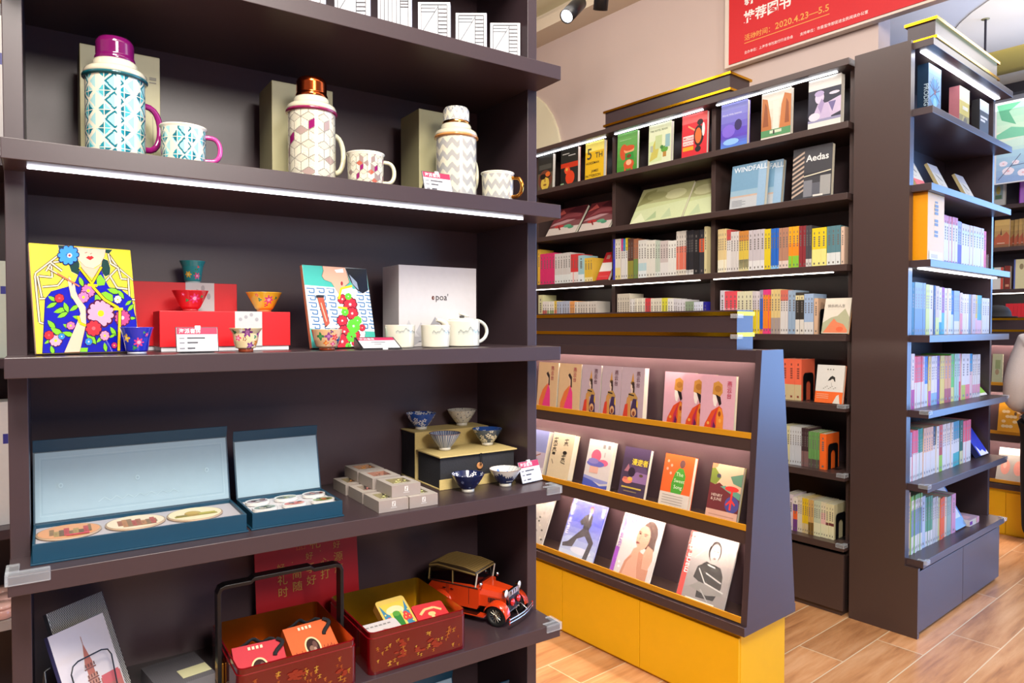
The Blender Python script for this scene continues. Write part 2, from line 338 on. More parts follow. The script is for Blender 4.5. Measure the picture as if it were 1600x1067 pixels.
# ---- low A-frame stands with yellow bases
YEL = '#ecb400'
def stand(x_right, y_front, length, ndoor, label, both=True):
    t = thing('display_stand', label, 'display stand', (x_right-length, y_front, 0)); W = length
    b = MB().box(0, .012, 0, W-.016, .335, .332, YEL, 'paint').build('base', t, bevel=.001); tag(b, 'yellow base')
    dw = .4855; x = W-.018
    for k in range(ndoor):
        tag(MB().box(x-dw+.003, 0, .012, x, .012, .307, YEL, 'paint').build('door', t, bevel=.001), 'yellow cupboard door'); x -= dw
    MB().box(-.01, -.02, .331, W+.018, .356, .366, BROWN, 'laminate').build('plinth', t, bevel=.001)
    yf = lambda z: -.007+(z-.367)*.0875
    for x0 in (-.004, W-.006):
        MB().prism([(yf(.366),.366),(.346,.366),(.238,1.407),(.084,1.407)], x0, x0+.026, BROWN, 'laminate', 'x').build('side_panel', t, bevel=.001)
    MB().prism([(.135,.366),(.166,.366),(.166,1.38),(.15,1.38)], .02, W-.005, BACK, 'laminate', 'x').build('back_panel', t)
    MB().prism([(.178,.366),(.2,.366),(.182,1.38),(.165,1.38)], .02, W-.005, BROWN2, 'laminate', 'x').build('back_panel', t)
    m = MB(); m.box(.02, .088, 1.386, W-.005, .235, 1.405, BROWN, 'laminate'); m.box(.02, .0845, 1.358, W-.005, .0905, 1.405, BROWN, 'laminate'); m.build('top_board', t)
    tag(MB().box(.05, .096, 1.379, W-.05, .112, 1.385, '#ffe4d2', 'led_hidden').build('light_strip', t), 'hidden glowing light strip')
    for zt, dk in ((1.091, .04), (.743, .044), (.397, .031)):
        y = yf(zt)-.004
        m = MB(); m.box(.021, y+.004, zt-.023-dk, W-.0055, .15, zt-.018, BROWN2, 'laminate'); (m.box(.0215, y+.0042, zt-.032-dk, W-.006, y+.012, zt-.0229-dk, BROWN2, 'laminate') if zt > .5 else 0); m.build('ledge', t)
        tag(MB().box(.021, y, zt-.023, W-.0055, y+.006, zt, '#c98d14', 'paint').build('ledge_lip', t), 'yellow front lip')
        if zt > .5: tag(MB().box(.05, y+.03, zt-.028-dk, W-.05, y+.046, zt-.0225-dk, '#ffe4d2', 'led_hidden').build('light_strip', t), 'hidden glowing light strip')
        yb = .352-yf(zt)
        MB().box(.021, .17, zt-.023-dk, W-.0055, yb-.004, zt-.018, BROWN2, 'laminate').build('ledge', t)
        tag(MB().box(.021, yb-.006, zt-.023, W-.0055, yb, zt, '#c98d14', 'paint').build('ledge_lip', t), 'yellow front lip')
    MB().box(.12, .11, 1.405, W-.105, .225, 1.563, BROWN, 'laminate').build('sign_box', t)
    for zz in (1.457, 1.541): tag(MB().box(.115, .105, zz, W-.1, .23, zz+.016, '#d9a21c', 'gold').build('gold_trim', t), 'polished gold band')
    return t
st = stand(-1.43-.018, 2.335, 2.0, 4, 'yellow-based sloping display stand in front of the long bookcase')
for z in (1.53, 1.448):
    m = MB(); m.box(1.872, .098, z, 1.906, .104, z+.018, '#dfe8f0', 'clear'); m.box(1.902, .098, z, 1.908, .135, z+.018, '#dfe8f0', 'clear'); m.build('corner_guard', st, bevel=.001)
st2 = stand(-1.05, 5.873, 2.0, 4, 'farther yellow-based stand seen past the end bookcase')

# ---- far bookcase against which the second stand is seen
fb = thing('bookcase', 'farthest dark bookcase beyond the person and the second stand', 'bookcase', (-3.9, 7.05, 0))
for z in ZS: MB().box(0, 0, z-.034, 2.8, .36, z, BROWN2, 'laminate').build('shelf', fb)
for x in (.0, .9, 1.72, 2.77): MB().box(x+.0008, .02, .3, x+.03, .358, 2.84, BROWN2, 'laminate').build('side_panel', fb)
MB().box(.01, .35, .02, 2.79, .362, 2.84, BROWN, 'laminate').build('back_panel', fb)
MB().box(.01, .02, 0, 2.79, .35, .32, BROWN2, 'laminate').build('base_cabinet', fb)
for a in (.95, 1.78): tag(MB().box(a, .02, ZS[3]-.0395, a+.72 if a < 1.1 else 2.75, .04, ZS[3]-.034, '#fff6e6', 'led').build('light_strip', fb), 'glowing light strip')
# ================================================================== gifts on the near rack
def put(name, label, cat, s, d, z, yaw=0, group=None, rx=0):
    return thing(name, label, cat, RK(s, d, z+.0005), RA+radians(yaw), group, rx)
X3, Y3, Z3 = (1,0,0), (0,1,0), (0,0,1)
# ---- top shelf: white line-drawn boxes
def line_box(s, label, kind):
    t = put('gift_box', label, 'box', s, .12, HA, -33.5, 'white line-drawn boxes on the top shelf')
    w, dp, h = .08, .02, .142
    MB().box(-w, 0, 0, 0, dp, h, '#d9dae0').build('carton', t, bevel=.001)
    K = '#22222a'; it = []
    def ln(*a): it.append((K, LN(*a)))
    if kind == 0:
        for x in (.1, .63, .9): ln(x, .02, x, .95, .018)
        ln(.1, .95, .9, .95, .018)
        for y in (.83, .89): ln(.1, y, .55, y, .012)
        ln(.1, .45, .63, .92, .014); ln(.1, .45, .6, .03, .014)
        for k in range(13): ln(.63, .06+k*.068, .9, .06+k*.068, .012)
    else:
        for x in (.08, .2, .32, .44, .56, .68, .92): ln(x, .03, x, .95, .018)
        ln(.08, .95, .92, .95, .018)
        for k in range(5): ln(.68, .72+k*.05, .92, .72+k*.05, .012)
    MB().art((-w,-.0002,0), X3, Z3, it, w, h).build('printed_drawing', t)
places = ('rightmost of the row', 'second from the right', 'third from the right', 'fourth from the right', 'fifth from the right', 'sixth from the right')
for i, s in enumerate((1.116, 1.011, .904, .797, .690, .583)):
    line_box(s, 'white box with black line drawing on the top shelf, '+places[i], 1 if i == 3 else 0)

# ---- flask shelf
def flask_box(s0, label):
    t = put('gift_box', label, 'box', s0, .2, HB, 0, 'khaki flask boxes')
    w, dp, h = .142, .11, .245
    MB().box(0, 0, 0, w, dp, h, '#a39d76', 'card', l='#8f8a66').build('carton', t, bevel=.0012)  # left side darker khaki: its shade is put into the colour
    m = MB(); m.art((0,-.0002,0), X3, Z3, [('#5f5b48', EL(.78,.8,.055,.032)), ('#a39d76', EL(.78,.8,.042,.024)), ('#5f5b48', R(.76,.79,.8,.81)), ('#5f5b48', R(.86,.775,.95,.785)), ('#5f5b48', R(.86,.8,.95,.825))], w, h, 'card'); m.build('printed_logo', t)
    it = [('#77725a', p) for p in (LN(.5,.1,.5,.5,.008), LN(.9,.1,.9,.5,.008), LN(.5,.1,.9,.1,.006), LN(.52,.52,.6,.58,.008), LN(.88,.52,.8,.58,.008), LN(.6,.58,.8,.58,.006), LN(.5,.43,.4,.43,.008), LN(.5,.24,.4,.24,.008), LN(.4,.43,.4,.24,.006))]
    MB().art((0,-.0002,0), X3, Z3, it, w, h, 'card').build('printed_drawing', t)
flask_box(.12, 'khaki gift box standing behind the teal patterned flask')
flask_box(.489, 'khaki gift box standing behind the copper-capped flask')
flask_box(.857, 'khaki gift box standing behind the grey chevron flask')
CREAM = '#e4dfc8'
def teal_pat(th, z, r):
    c = .0345; a = (th*.0525/c) % 1-.5; b = (z/c) % 1-.5; i = floor(th*.0525/c); j = floor(z/c)
    d = abs(a)+abs(b); q = (a > 0)+2*(b > 0)
    T = ('#128a9c', '#0d6c7e', '#8fd0d4', '#4fb4c0', '#d8e6da')
    if abs(a) < .028 or abs(b) < .022: return CREAM if d < .5 else '#d9dcc8'
    if d < .36: return T[(q*2+i+3*j) % 4 if (i+j) % 2 else (0, 1, 0, 2)[q]]
    if d < .5: return '#a5d6d6' if q in (0, 3) and (i+j) % 2 else CREAM
    e = d-.5
    if e < .13: return T[1] if (q+i) % 2 else CREAM
    return '#9ed0d2' if q % 2 else CREAM
def cube_pat(sc, cols):
    def f(th, z, r):
        x, y = th*.0515/sc, z/sc
        q = sqrt(3)/3*x-y/3; rr = 2/3*y; cx, cz = q, rr; cy = -cx-cz; rx, ry, rz = round(cx), round(cy), round(cz)
        dx, dy, dz = abs(rx-cx), abs(ry-cy), abs(rz-cz)
        if dx > dy and dx > dz: rx = -ry-rz
        elif dy <= dz: rz = -rx-ry
        ox = x-sqrt(3)*(rx+rz/2); oy = y-1.5*rz; an = (atan2(oy, ox)-pi/2) % (2*pi)
        k = int(an/(2*pi/3)); h = (rx*7+rz*13+k*5+rx*rz*3) % 11
        e = min(abs((an % (2*pi/3))), 2*pi/3-(an % (2*pi/3)))*sqrt(ox*ox+oy*oy)
        if e < .05 or max(abs(ox), abs(ox*.5+oy*.866), abs(ox*.5-oy*.866)) > .83: return '#8f8a80'
        if k == 0 and h in (0, 4): return cols[0]
        if h == 1: return cols[1]
        if h == 7 and k == 1: return cols[2]
        if k == 2 and (int(an*9) % 2): return '#cfc9b4'
        return ('#dcd7c0', '#cdc8b4', '#e6e2cf')[k]
    return f
def chev_pat(th, z, r):
    u = th*.052/.026; t = abs((u % 1)-.5)*2; v = (z-t*.014)/.03 % 1
    dot = (int(th*.052/.0016)+int(z/.0016)) % 2
    if v < .5: return '#8d9099' if dot else '#bdbcb2'
    return '#d5d0bb' if dot else '#e2dec9'
def flask(s, label, pf, rim, capc, capmat, hand, handmat, handyaw=0, captop=None):
    t = put('flask', label, 'flask', s, .11, HB)
    rb = .0505; n = 210; zs = [.004+k*.0014 for k in range(107)]
    MB().lathe([(.0, .0), (rb-.002, 0), (rb, .003)]+[(rb, z) for z in zs]+[(rb+.001,.1545),(.0,.155)], n, None, 'enamel', lambda th, z, r, j: pf(th, z, r) if .004 < z < .1532 else CREAM).build('body', t)
    MB().lathe([(.0,.152),(.05,.152),(.054,.1535),(.0555,.155),(.0555,.1575),(.0535,.159),(.0,.159)], 72, rim, 'enamel' if handmat != 'gold' else 'gold').build('rim', t)
    MB().lathe([(.0,.157),(.0525,.158),(.053,.163),(.051,.169),(.046,.173),(.040,.175),(.0385,.178),(.038,.184),(.036,.188),(.0,.189)], 72, '#d3cdb4', 'enamel').build('shoulder', t)
    MB().lathe([(.0,.186),(.0335,.186),(.0345,.188),(.0345,.194),(.0335,.196)], 72, capc, capmat).build('cap_ring', t)
    cm = MB()
    prof = [(.0335,.196)]+[(.0325,.198+k*.0013) for k in range(18)]+[(.0315,.225),(.028,.2305),(.02,.233),(.0,.2335)]
    cm.lathe(prof, 120, captop or capc, 'enamel' if captop is None and capmat == 'enamel' else (capmat if captop is None else 'card'), (lambda th, z, r, j: chev_pat(th, z, r)) if captop else None).build('cap', t)
    a = [( .049+.037*sin(k*pi/12)**.6 if 0 < k < 12 else .049, 0, .122-.087*(1-cos(k*pi/12))/2) for k in range(13)]
    MB().tube(a, .0062, hand, handmat, 10, flat=.8).build('handle', t, rot=(0,0,radians(handyaw)))
    return t
def mug(s, label, pf, hand, handmat, rim='#ece8d6', handyaw=-8):
    t = put('mug', label, 'mug', s, .085, HB)
    r = .0395; h = .078; n = 190
    prof = [(.0,.0),(r-.002,0),(r,.002)]+[(r+.001*(k/52), .003+k*.0014) for k in range(51)]+[(r+.0035,h-.002),(r+.0035,h),(r-.001,h),(r-.0022,h-.004),(r-.003,.006),(.0,.004)]
    MB().lathe(prof, n, None, 'enamel', lambda th, z, rr, j: pf(th, z, rr) if 3 <= j < 52 else rim).build('cup', t)
    a = [(r+.027*sin(k*pi/12)**.55 if 0 < k < 12 else r-.001, 0, .064-.048*(1-cos(k*pi/12))/2) for k in range(13)]
    MB().tube(a, .0048, hand, handmat, 10).build('handle', t, rot=(0,0,radians(handyaw)))
    return t
flask(.174, 'teal geometric flask with a plum cap and plum handle', teal_pat, '#0f5d68', '#6e0f55', 'enamel', '#8c1668', 'enamel', 22)
flask(.551, 'cream cube-patterned flask with a copper cap', cube_pat(.0195, ('#8a1660','#a8918a','#e0d9c8')), '#8f1c54', '#c4592a', 'gold', '#d8d2b2', 'enamel', 18)
flask(.915, 'grey chevron flask with gold bands and a chevron cap', chev_pat, '#c98a4a', '#c98a4a', 'gold', '#d8d2b2', 'enamel', 22, captop='#c9c5b4')
mug(.288, 'teal geometric enamel mug with a pink handle', teal_pat, '#c83f92', 'enamel')
mug(.666, 'cream mug with small purple and taupe cubes', cube_pat(.0125, ('#8a1660','#9a8580','#b8604a')), '#d8d2b2', 'enamel')
mug(1.022, 'grey chevron mug with a gold handle', chev_pat, '#c98a3a', 'gold', handyaw=-55)
def price_tag(s, d, z, label, w, h, lean, yaw=0, stand=True):
    t = put('price_tag', label, 'price tag', s, d, z, yaw, 'price tags')
    lz = radians(lean); U = Vector((1,0,0)); V = Vector((0, sin(lz), cos(lz))); N = U.cross(V)
    m = MB(); m.M = Matrix.Translation((0,.001,.0015)) @ Matrix.Rotation(-lz, 4, 'X')
    m.box(0, 0, 0, w, .002, h, '#2a2830', 'plastic').build('holder', t, bevel=.0006)
    if stand:
        q = h*sin(lz)*.95
        MB().prism([(.004,0),(q+h*.45,0),(q,h*cos(lz)*.85)], w*.1, w*.9, '#2a2830', 'plastic', 'x').build('holder_foot', t)
    m = MB(); m.M = Matrix.Translation((0,.001,.0015)) @ Matrix.Rotation(-lz, 4, 'X')
    m.box(.0015, -.0008, .0015, w-.0015, -.0001, h-.0015, '#dcdcdf')
    it = [('#b5244f', R(.025,.7,.975,.97))]
    for y, ln in ((.52,.42),(.34,.25),(.12,.18)): it += [('#777780', R(.08,y,.2,y+.05)), ('#44444c', R(.26,y,.26+ln,y+.06))]
    it += [('#aaaab0', LN(.06,.47,.94,.47,.006)), ('#aaaab0', LN(.06,.27,.94,.27,.006))]
    m.art((0,-.0008,0), X3, Z3, it, w, h)
    m.text('海派書房', (w*.07,-.0008,h*.755), X3, Z3, h*.2, '#f3e6ea', off=.0008, bold=.01)
    m.text('READERS BOOK', (w*.58,-.0008,h*.77), X3, Z3, h*.075, '#f3e6ea', off=.0008) if False else None
    m.build('card', t)
    m = MB(); m.M = Matrix.Translation((0,.001,.0015)) @ Matrix.Rotation(-lz, 4, 'X')
    m.box(w*.45, -.0022, h-.006, w*.58, .003, h+.002, '#e8e8ea', 'plastic').build('clip', t)
price_tag(.79, .035, HB, 'price tag leaning in front of the grey chevron flask', .075, .052, 18, 0)

# ---- tile shelf: glazed picture tiles
def glazed_tile(name, label, s, d, yaw, w, h, lean, edge, corners, bgc, items):
    t = put(name, label, 'tile', s, d, HC+.011*sin(radians(lean)), yaw, 'glazed picture tiles'); lz = radians(lean)
    Mx = Matrix.Translation((0,.0,.0005)) @ Matrix.Rotation(-lz, 4, 'X')
    m = MB(); m.M = Mx; m.box(0, 0, 0, w, .011, h, edge, 'card', f=bgc); m.build('body', t, bevel=.0015)
    (ax,ay),(bx,by),(cx,cy),(dx,dy) = corners          # tl tr br bl in drawing units
    def uv(p):
        u = v = .5
        for _ in range(14):
            X = (1-v)*((1-u)*ax+u*bx)+v*((1-u)*dx+u*cx)-p[0]; Y = (1-v)*((1-u)*ay+u*by)+v*((1-u)*dy+u*cy)-p[1]
            xu = (1-v)*(bx-ax)+v*(cx-dx); xv = (1-u)*(dx-ax)+u*(cx-bx); yu = (1-v)*(by-ay)+v*(cy-dy); yv = (1-u)*(dy-ay)+u*(cy-by)
            de = xu*yv-xv*yu; u -= (X*yv-Y*xv)/de; v -= (Y*xu-X*yu)/de
        return (min(max(u,.004),.996), min(max(1-v,.004),.996))
    m = MB(); m.M = Mx; m.art((0,-.0001,0), X3, Z3, [(c, [uv(p) for p in pts]) for c, pts in items], w, h, 'enamel', step=.00001)
    m.build('glazed_picture', t)
def outl(col, oc, pts, k=1.035, dx=0):
    cx = sum(p[0] for p in pts)/len(pts); cy = sum(p[1] for p in pts)/len(pts)
    return PL(oc, pts+[pts[0]], 6)[:0]+[(oc, [(cx+(x-cx)*k, cy+(y-cy)*k) for x, y in pts]), (col, pts)]
LC = '#d9ccae'; LD = '#6d5a4a'
i1 = []
for pts in ([(305,205),(125,360),(122,392),(165,782),(205,798)], [(225,300),(265,268),(335,262)], [(150,385),(255,398),(245,300)], [(140,385),(180,580),(205,580)], [(180,480),(300,470),(345,410)], [(160,580),(200,580)],
            [(205,345),(230,300)], [(715,210),(800,330),(945,440),(968,802)], [(690,440),(800,330)], [(800,330),(828,425),(905,432)], [(715,205),(735,290),(800,330)], [(730,400),(790,500),(890,515)], [(890,420),(900,600),(950,605)], [(240,270),(330,345)]):
    i1 += PL('#4a3a2a', pts, 25)
    i1 += PL(LC, pts, 13)
i1 += outl('#0f3a38', '#d9ccae', [(296,122),(410,132),(440,205),(470,285),(470,388),(405,352),(380,275),(320,240)]) + outl('#0f3a38', '#d9ccae', [(665,245),(712,265),(732,330),(728,385),(690,402),(668,378),(650,330)]) + outl('#0f3a38', '#d9ccae', [(690,168),(752,174),(722,206),(692,200)])
i1 += [('#dbb296', [(470,270),(530,318),(600,332),(655,295),(645,345),(575,415),(500,345)])]
i1 += outl('#e6bfa6', '#6a3a30', [(408,138),(692,168),(682,228),(645,295),(585,330),(520,312),(455,245)], 1.02)
i1 += [('#b4242c', [(523,236),(545,220),(558,226),(572,220),(592,238),(560,258)]), ('#8a4a42', LN(515,195,535,188,5)), ('#8a4a42', LN(560,205,575,198,5))]
DR = [(195,1042),(205,585),(250,520),(380,482),(440,440),(478,340),(575,455),(655,350),(690,440),(720,495),(830,520),(915,590),(955,790),(983,1036)]
i1 += outl('#1217a8', '#0b0d50', DR, 1.012)
for x, y, a, ln in ((225,560,.6,80),(215,660,-.5,90),(270,700,-.3,110),(300,745,-.5,95),(350,615,1.2,95),(395,690,-.6,90),(225,765,.9,100),(250,830,.6,120),(420,735,.3,80),(255,980,1.3,80),(340,870,.3,100),(345,800,.6,70),(530,870,.9,130),(730,830,1,90),(615,960,-.8,70),(720,920,-.5,60),(470,400,1.2,90),(705,510,.3,115),(860,650,-.6,70),(880,700,-.8,80),(890,760,0,60),(400,545,1,60),(800,520,1,90),(680,960,1.4,80),(860,930,1.5,70),(205,965,-.6,60)):
    i1 += LEAF(x, y, ln, a, '#7cc12f', .2, '#0d2a30')
for pts in ([(610,400),(650,385),(690,440),(680,475),(620,480)], [(600,560),(690,530),(750,560),(755,610),(690,640),(760,680),(640,625),(600,600)], [(470,1036),(478,1002),(545,1002),(540,1036)]): i1 += outl('#7cc12f', '#0d2a30', pts)
def fl(x, y, r, c, cc, n): return FLOW(x, y, r, c, cc, n, '#4a1038')
for a in ((650,715,112,'#d99ab4','#f0d818',12), (835,755,66,'#b8487e','#f3c8d8',12), (590,840,64,'#e0303c','#f0606a',9), (545,520,58,'#c870a4','#f0d818',11), (505,575,46,'#c878a8','#f0d818',9), (682,903,40,'#d890b4','#f0d818',8), (795,600,33,'#cfd6e6','#f0d818',8), (312,580,36,'#dc2c38','#ef5a60',7), (290,940,48,'#e0a0b8','#f0d818',9), (238,893,36,'#dc2c38','#ef5a60',7), (405,815,34,'#c870a4','#f0d818',7), (550,952,30,'#2f86d8','#d9ccae',7), (762,985,24,'#b8306a','#f0d818',6), (335,905,26,'#2f86d8','#d9ccae',6), (388,215,0.1,'#000000','#000000',3)): i1 += fl(*a)
i1 += PL('#3a2a10', [(470,320),(575,462),(655,320)], 26)+PL('#e8c41c', [(470,320),(575,462),(655,320)], 17)+PL('#3a2a10', [(580,485),(680,600),(800,672)], 30)+PL('#e8c41c', [(580,485),(680,600),(800,672)], 20)+PL('#3a2a10', [(812,690),(800,1030)], 32)+PL('#e8c41c', [(812,690),(800,1030)], 22)+PL('#e8c41c', [(540,470),(620,480)], 22)+PL('#e8c41c', [(755,680),(838,682)], 22)
i1 += outl('#e6bfa6', '#6a3a30', [(358,1040),(440,830),(482,715),(468,668),(402,560),(376,440),(385,396),(398,410),(412,485),(424,438),(434,470),(442,525),(462,575),(522,660),(527,800),(478,1036)], 1.03)
i1 += PL('#6a3a30', [(225,325),(470,482)], 15)+PL('#e07a58', [(290,368),(470,482)], 9)+PL('#d9ccae', [(225,325),(290,368)], 9)+PL('#b89010', [(462,735),(478,795),(525,818)], 24)+PL('#f0d818', [(462,735),(478,795),(525,818)], 14)
i1 += [('#0d2a60', p) for p in PET(378, 210, 92, 10, 1, 0)]+[('#3a90e0', p) for p in PET(378, 210, 84, 10, .75, 0)]+[('#e8d8d8', EL(388,214,20)), ('#a02840', EL(388,214,10))]
glazed_tile('picture_tile', 'yellow glazed tile of a woman in a blue floral dress', .044, .06, 12, .168, .204, 13, '#cdb39a', ((65,92),(915,180),(985,1037),(148,1050)), '#e8cf12', i1)
i2 = [('#d3dcdf', [(130,222),(515,252),(533,482),(152,462)])]
for k in range(6):
    y0 = 238+k*40
    for x0 in (140, 195, 250, 420, 470):
        a = x0+k*5
        i2 += PL('#3d6fa0', [(a,y0),(a+42,y0+3),(a+42,y0+26),(a+16,y0+24),(a+16,y0+13)], 6)
i2 += PL('#e8eef0', [(130,224),(515,254)], 7)
i2 += outl('#d9a98e', '#5a3028', [(232,108),(362,122),(384,205),(345,238),(330,290),(308,250),(280,205),(240,190),(228,170),(238,140)], 1.03)
i2 += outl('#101418', '#d0d0d0', [(362,124),(492,130),(498,250),(465,268),(430,250),(395,205)], 1.02)+[('#8a98a8', [(385,160),(430,205),(440,250),(405,215)]), ('#f4f4f4', [(300,135),(350,128),(352,150),(310,150)]), ('#a03030', EL(340,212,7,12))]
i2 += outl('#e8e4dc', '#3a2020', [(300,562),(308,430),(330,350),(318,290),(335,240),(400,225),(405,270),(425,320),(455,420),(470,490),(455,562)], 1.02)
for x, y, r in ((340,300,26),(385,330,38),(395,380,34),(335,420,30),(345,480,34),(330,535,42),(410,500,26),(452,460,18),(400,545,14),(300,530,22)):
    i2 += [('#5a1418', p) for p in PET(x, y, r*1.15, 9, 1)]+[('#d42a34', p) for p in PET(x, y, r, 9, .8)]
for x, y, r in ((375,285,20),(352,372,22),(400,450,40),(385,510,30),(425,420,26),(365,560,18),(440,530,14)): i2 += [('#5ec42c', p) for p in PET(x, y, r, 7, .9, .4)]
i2 += PL('#e8c41c', [(318,300),(335,240),(400,226)], 12)+PL('#e8c41c', [(312,345),(365,352)], 10)
i2 += outl('#b4543c', '#40201c', [(196,285),(230,285),(262,440),(236,450)], 1.05)+[('#2a2a30', R(190,278,234,292)), ('#e8b49a', LN(216,320,245,425,5)), ('#d8cfc0', [(235,462),(275,420),(318,462)])]
glazed_tile('picture_tile', 'turquoise glazed tile of a woman in a red floral dress', .545, .1, 11, .169, .192, 13, '#b46a4e', ((120,105),(492,128),(540,565),(160,570)), '#3fae9e', i2)

# ---- red boxes and cups
def red_box(label, s, d, w, dp, h, b0, b1):
    t = put('gift_box', label, 'box', s, d, HC, 0, 'red cup boxes')
    MB().box(.003, .003, 0, w-.003, dp-.003, .012, '#d8d8dc', 'card').build('base', t)
    MB().box(0, 0, .009, w, dp, h, '#d8101c', 'card').build('lid', t, bevel=.001)
    m = MB(); m.box(b0*w, -.0004, .009, b1*w, dp+.0004, h+.0004, '#c9c7c6', 'paper')
    it = [('#a5a3a6', EL(.2+.2*k, .8+.06*((k*7) % 3), .07, .05, 7)) for k in range(4)]+[('#8a8890', R(.3,.37,.75,.385)), ('#8a8890', R(.25,.33,.7,.342))]
    m.art((b0*w,-.0004,0), X3, Z3, it, (b1-b0)*w, h); m.build('paper_band', t)
red_box('tall red gift box with a grey band, under the teal cup', .212, .262, .212, .09, .148, .49, .77)
red_box('low long red gift box with a grey band, under the red and yellow bowls', .249, .145, .262, .1, .083, .553, .767)
random.seed(3)
def cup(label, s, d, z, prof, base, spots, inner=None, foot=None, n=72, mat='ceramic', name='tea_cup', cat='cup', cf=None, group='painted cups and bowls on the tile shelf', parts=True):
    t = put(name, label, cat, s, d, z, 0, group)
    P = []
    for (r0,z0),(r1,z1) in zip(prof, prof[1:]):
        k = max(1, int((abs(r1-r0)+abs(z1-z0))/.0013)); P += [(r0+(r1-r0)*i/k, z0+(z1-z0)*i/k) for i in range(k)]
    P.append(prof[-1]); top = len(P); R0 = max(r for r, _ in prof)
    IN = [(r-.0018, zz) for r, zz in P[::-1] if zz > prof[0][1]+.004]
    def f(th, zz, r, j):
        if j >= top: return inner(th, zz, r) if callable(inner) else (inner or '#e8e6de')
        if cf: return cf(th, zz, r)
        for a, h, q, c, k in spots:
            dx = ((th-a+pi) % (2*pi)-pi)*r; dy = zz-h; dd = sqrt(dx*dx+dy*dy)
            if dd < q*(.75+.25*cos(k*atan2(dy, dx))): return c[0] if dd > q*.35 else c[1]
        return base
    m = MB(); m.lathe(P+IN+[(0, IN[-1][1])], n*2, None, mat, f); m.build('bowl' if name == 'rice_bowl' else 'cup_body', t)
    if foot: MB().lathe([(0,0),(foot[0],0),(foot[0]*.98,foot[1]),(0,foot[1]+.002)], 40, foot[2], mat).build('foot', t)
FR = -pi/2-.1
PK = ('#d83f78','#f4a8c4'); YL = ('#e8b820','#f6e08a'); RD = ('#c82030','#f07060'); GR = ('#2f7a4a','#4f9a5a'); PU = ('#7a3a80','#b070b0'); OR = ('#d86a20','#f0b050'); WH = ('#e8e8e4','#ffffff')
def sp(*l): return [(FR+a, h, q, c, k) for a, h, q, c, k in l]
cup('teal cup with flowers on top of the tall red box', .337, .3, HC+.149, [(.0165,.004),(.018,.006),(.0195,.02),(.0225,.038),(.0275,.05)], '#2f8f92', sp((-.55,.019,.008,YL,6),(.45,.016,.008,PK,6),(.5,.036,.003,RD,3),(.3,.03,.003,GR,2),(.1,.022,.003,GR,2)), '#cfe6e2', (.016,.005,'#b8ccc8'))
cup('red bowl with a pink peony on the long red box', .314, .19, HC+.084, [(.016,.004),(.02,.008),(.036,.043)], '#c9242c', sp((.25,.026,.0105,PK,7),(-.5,.034,.004,PK,5),(-.3,.022,.004,GR,3),(.75,.03,.004,GR,3)), '#e8d8d0', (.0155,.005,'#c8484a'), name='tea_bowl', cat='bowl')
cup('yellow bowl with a pink peony on the long red box', .466, .19, HC+.084, [(.016,.004),(.02,.008),(.0385,.043)], '#e5ab2c', sp((.2,.026,.0105,PK,7),(-.6,.036,.004,RD,5),(-.45,.026,.0045,GR,3),(.75,.03,.004,GR,3),(.0,.014,.004,RD,3)), '#e8dcb0', (.0155,.005,'#d8955a'), name='tea_bowl', cat='bowl')
cup('cobalt blue cup with flowers in front of the yellow tile', .2, .058, HC, [(.0165,.004),(.0185,.006),(.0225,.03),(.0285,.05)], '#1d2cb0', sp((-.85,.03,.008,YL,5),(.15,.022,.009,PK,7),(.75,.036,.004,PK,5),(.5,.04,.003,GR,3),(-.2,.012,.005,GR,3)), '#dfe3ee', (.0165,.005,'#cfd2dc'))
cup('flared flower-crowded cup in front of the long red box', .396, .06, HC, [(.0145,.006),(.0195,.008),(.0235,.022),(.0255,.037),(.0325,.048)], '#e2cfa0', sp((-.2,.026,.0045,('#8a4a30','#e8e0c0'),5),(.0,.04,.011,PU,6),(-.75,.028,.007,PK,5),(.3,.013,.008,PU,5),(.9,.018,.007,OR,5),(-.4,.042,.006,WH,5),(-1,.04,.005,GR,3),(1.1,.036,.007,PU,4),(.7,.03,.004,GR,3)), '#e8dca8', (.0145,.0065,'#b4502c'))
cup('dark multicoloured cup in front of the turquoise tile', .562, .052, HC, [(.0165,.005),(.0225,.008),(.0275,.022),(.0325,.045)], '#d3ad84', sp((-.1,.03,.009,PU,4),(.4,.028,.008,RD,5),(-.7,.03,.009,GR,4),(.85,.022,.008,('#1a3a6a','#4a6aa0'),4),(-.3,.016,.006,OR,4),(.3,.014,.006,PK,4),(.1,.04,.004,('#2a2a50','#8a4a90'),3)), '#e0d0a8', (.0165,.0055,'#a8451e'))
price_tag(.266, .05, HC, 'price tag in a dark frame in front of the long red box', .077, .05, 12)
t = put('price_tag', 'low wedge price tag in front of the turquoise tile', 'price tag', .63, .02, HC, 0, 'price tags')
MB().prism([(0,0),(.05,0),(.05,.027),(.003,.003)], 0, .095, '#1d1b20', 'plastic', 'x').build('wedge_stand', t, bevel=.0008)
m = MB(); Vw = Vector((0,.047,.0242)).normalized(); m.art((.004,.0033,.0037), X3, Vw, [('#dcdcdf', R(0,0,1,1)), ('#b5244f', R(0,.72,1,1)), ('#55555c', R(.3,.5,.7,.56)), ('#55555c', R(.35,.3,.55,.36)), ('#aaaab0', R(.04,.42,.96,.435))], .087, .048)
m.text('海派書房', (.008,.0033+.037*Vw.y,.0037+.037*Vw.z), X3, Vw, .009, '#f3e6ea', bold=.01); m.build('card', t)
MB().box(.048, .0, .0, .06, .0022, .006, '#e0e0e2', 'plastic').build('clip', t)

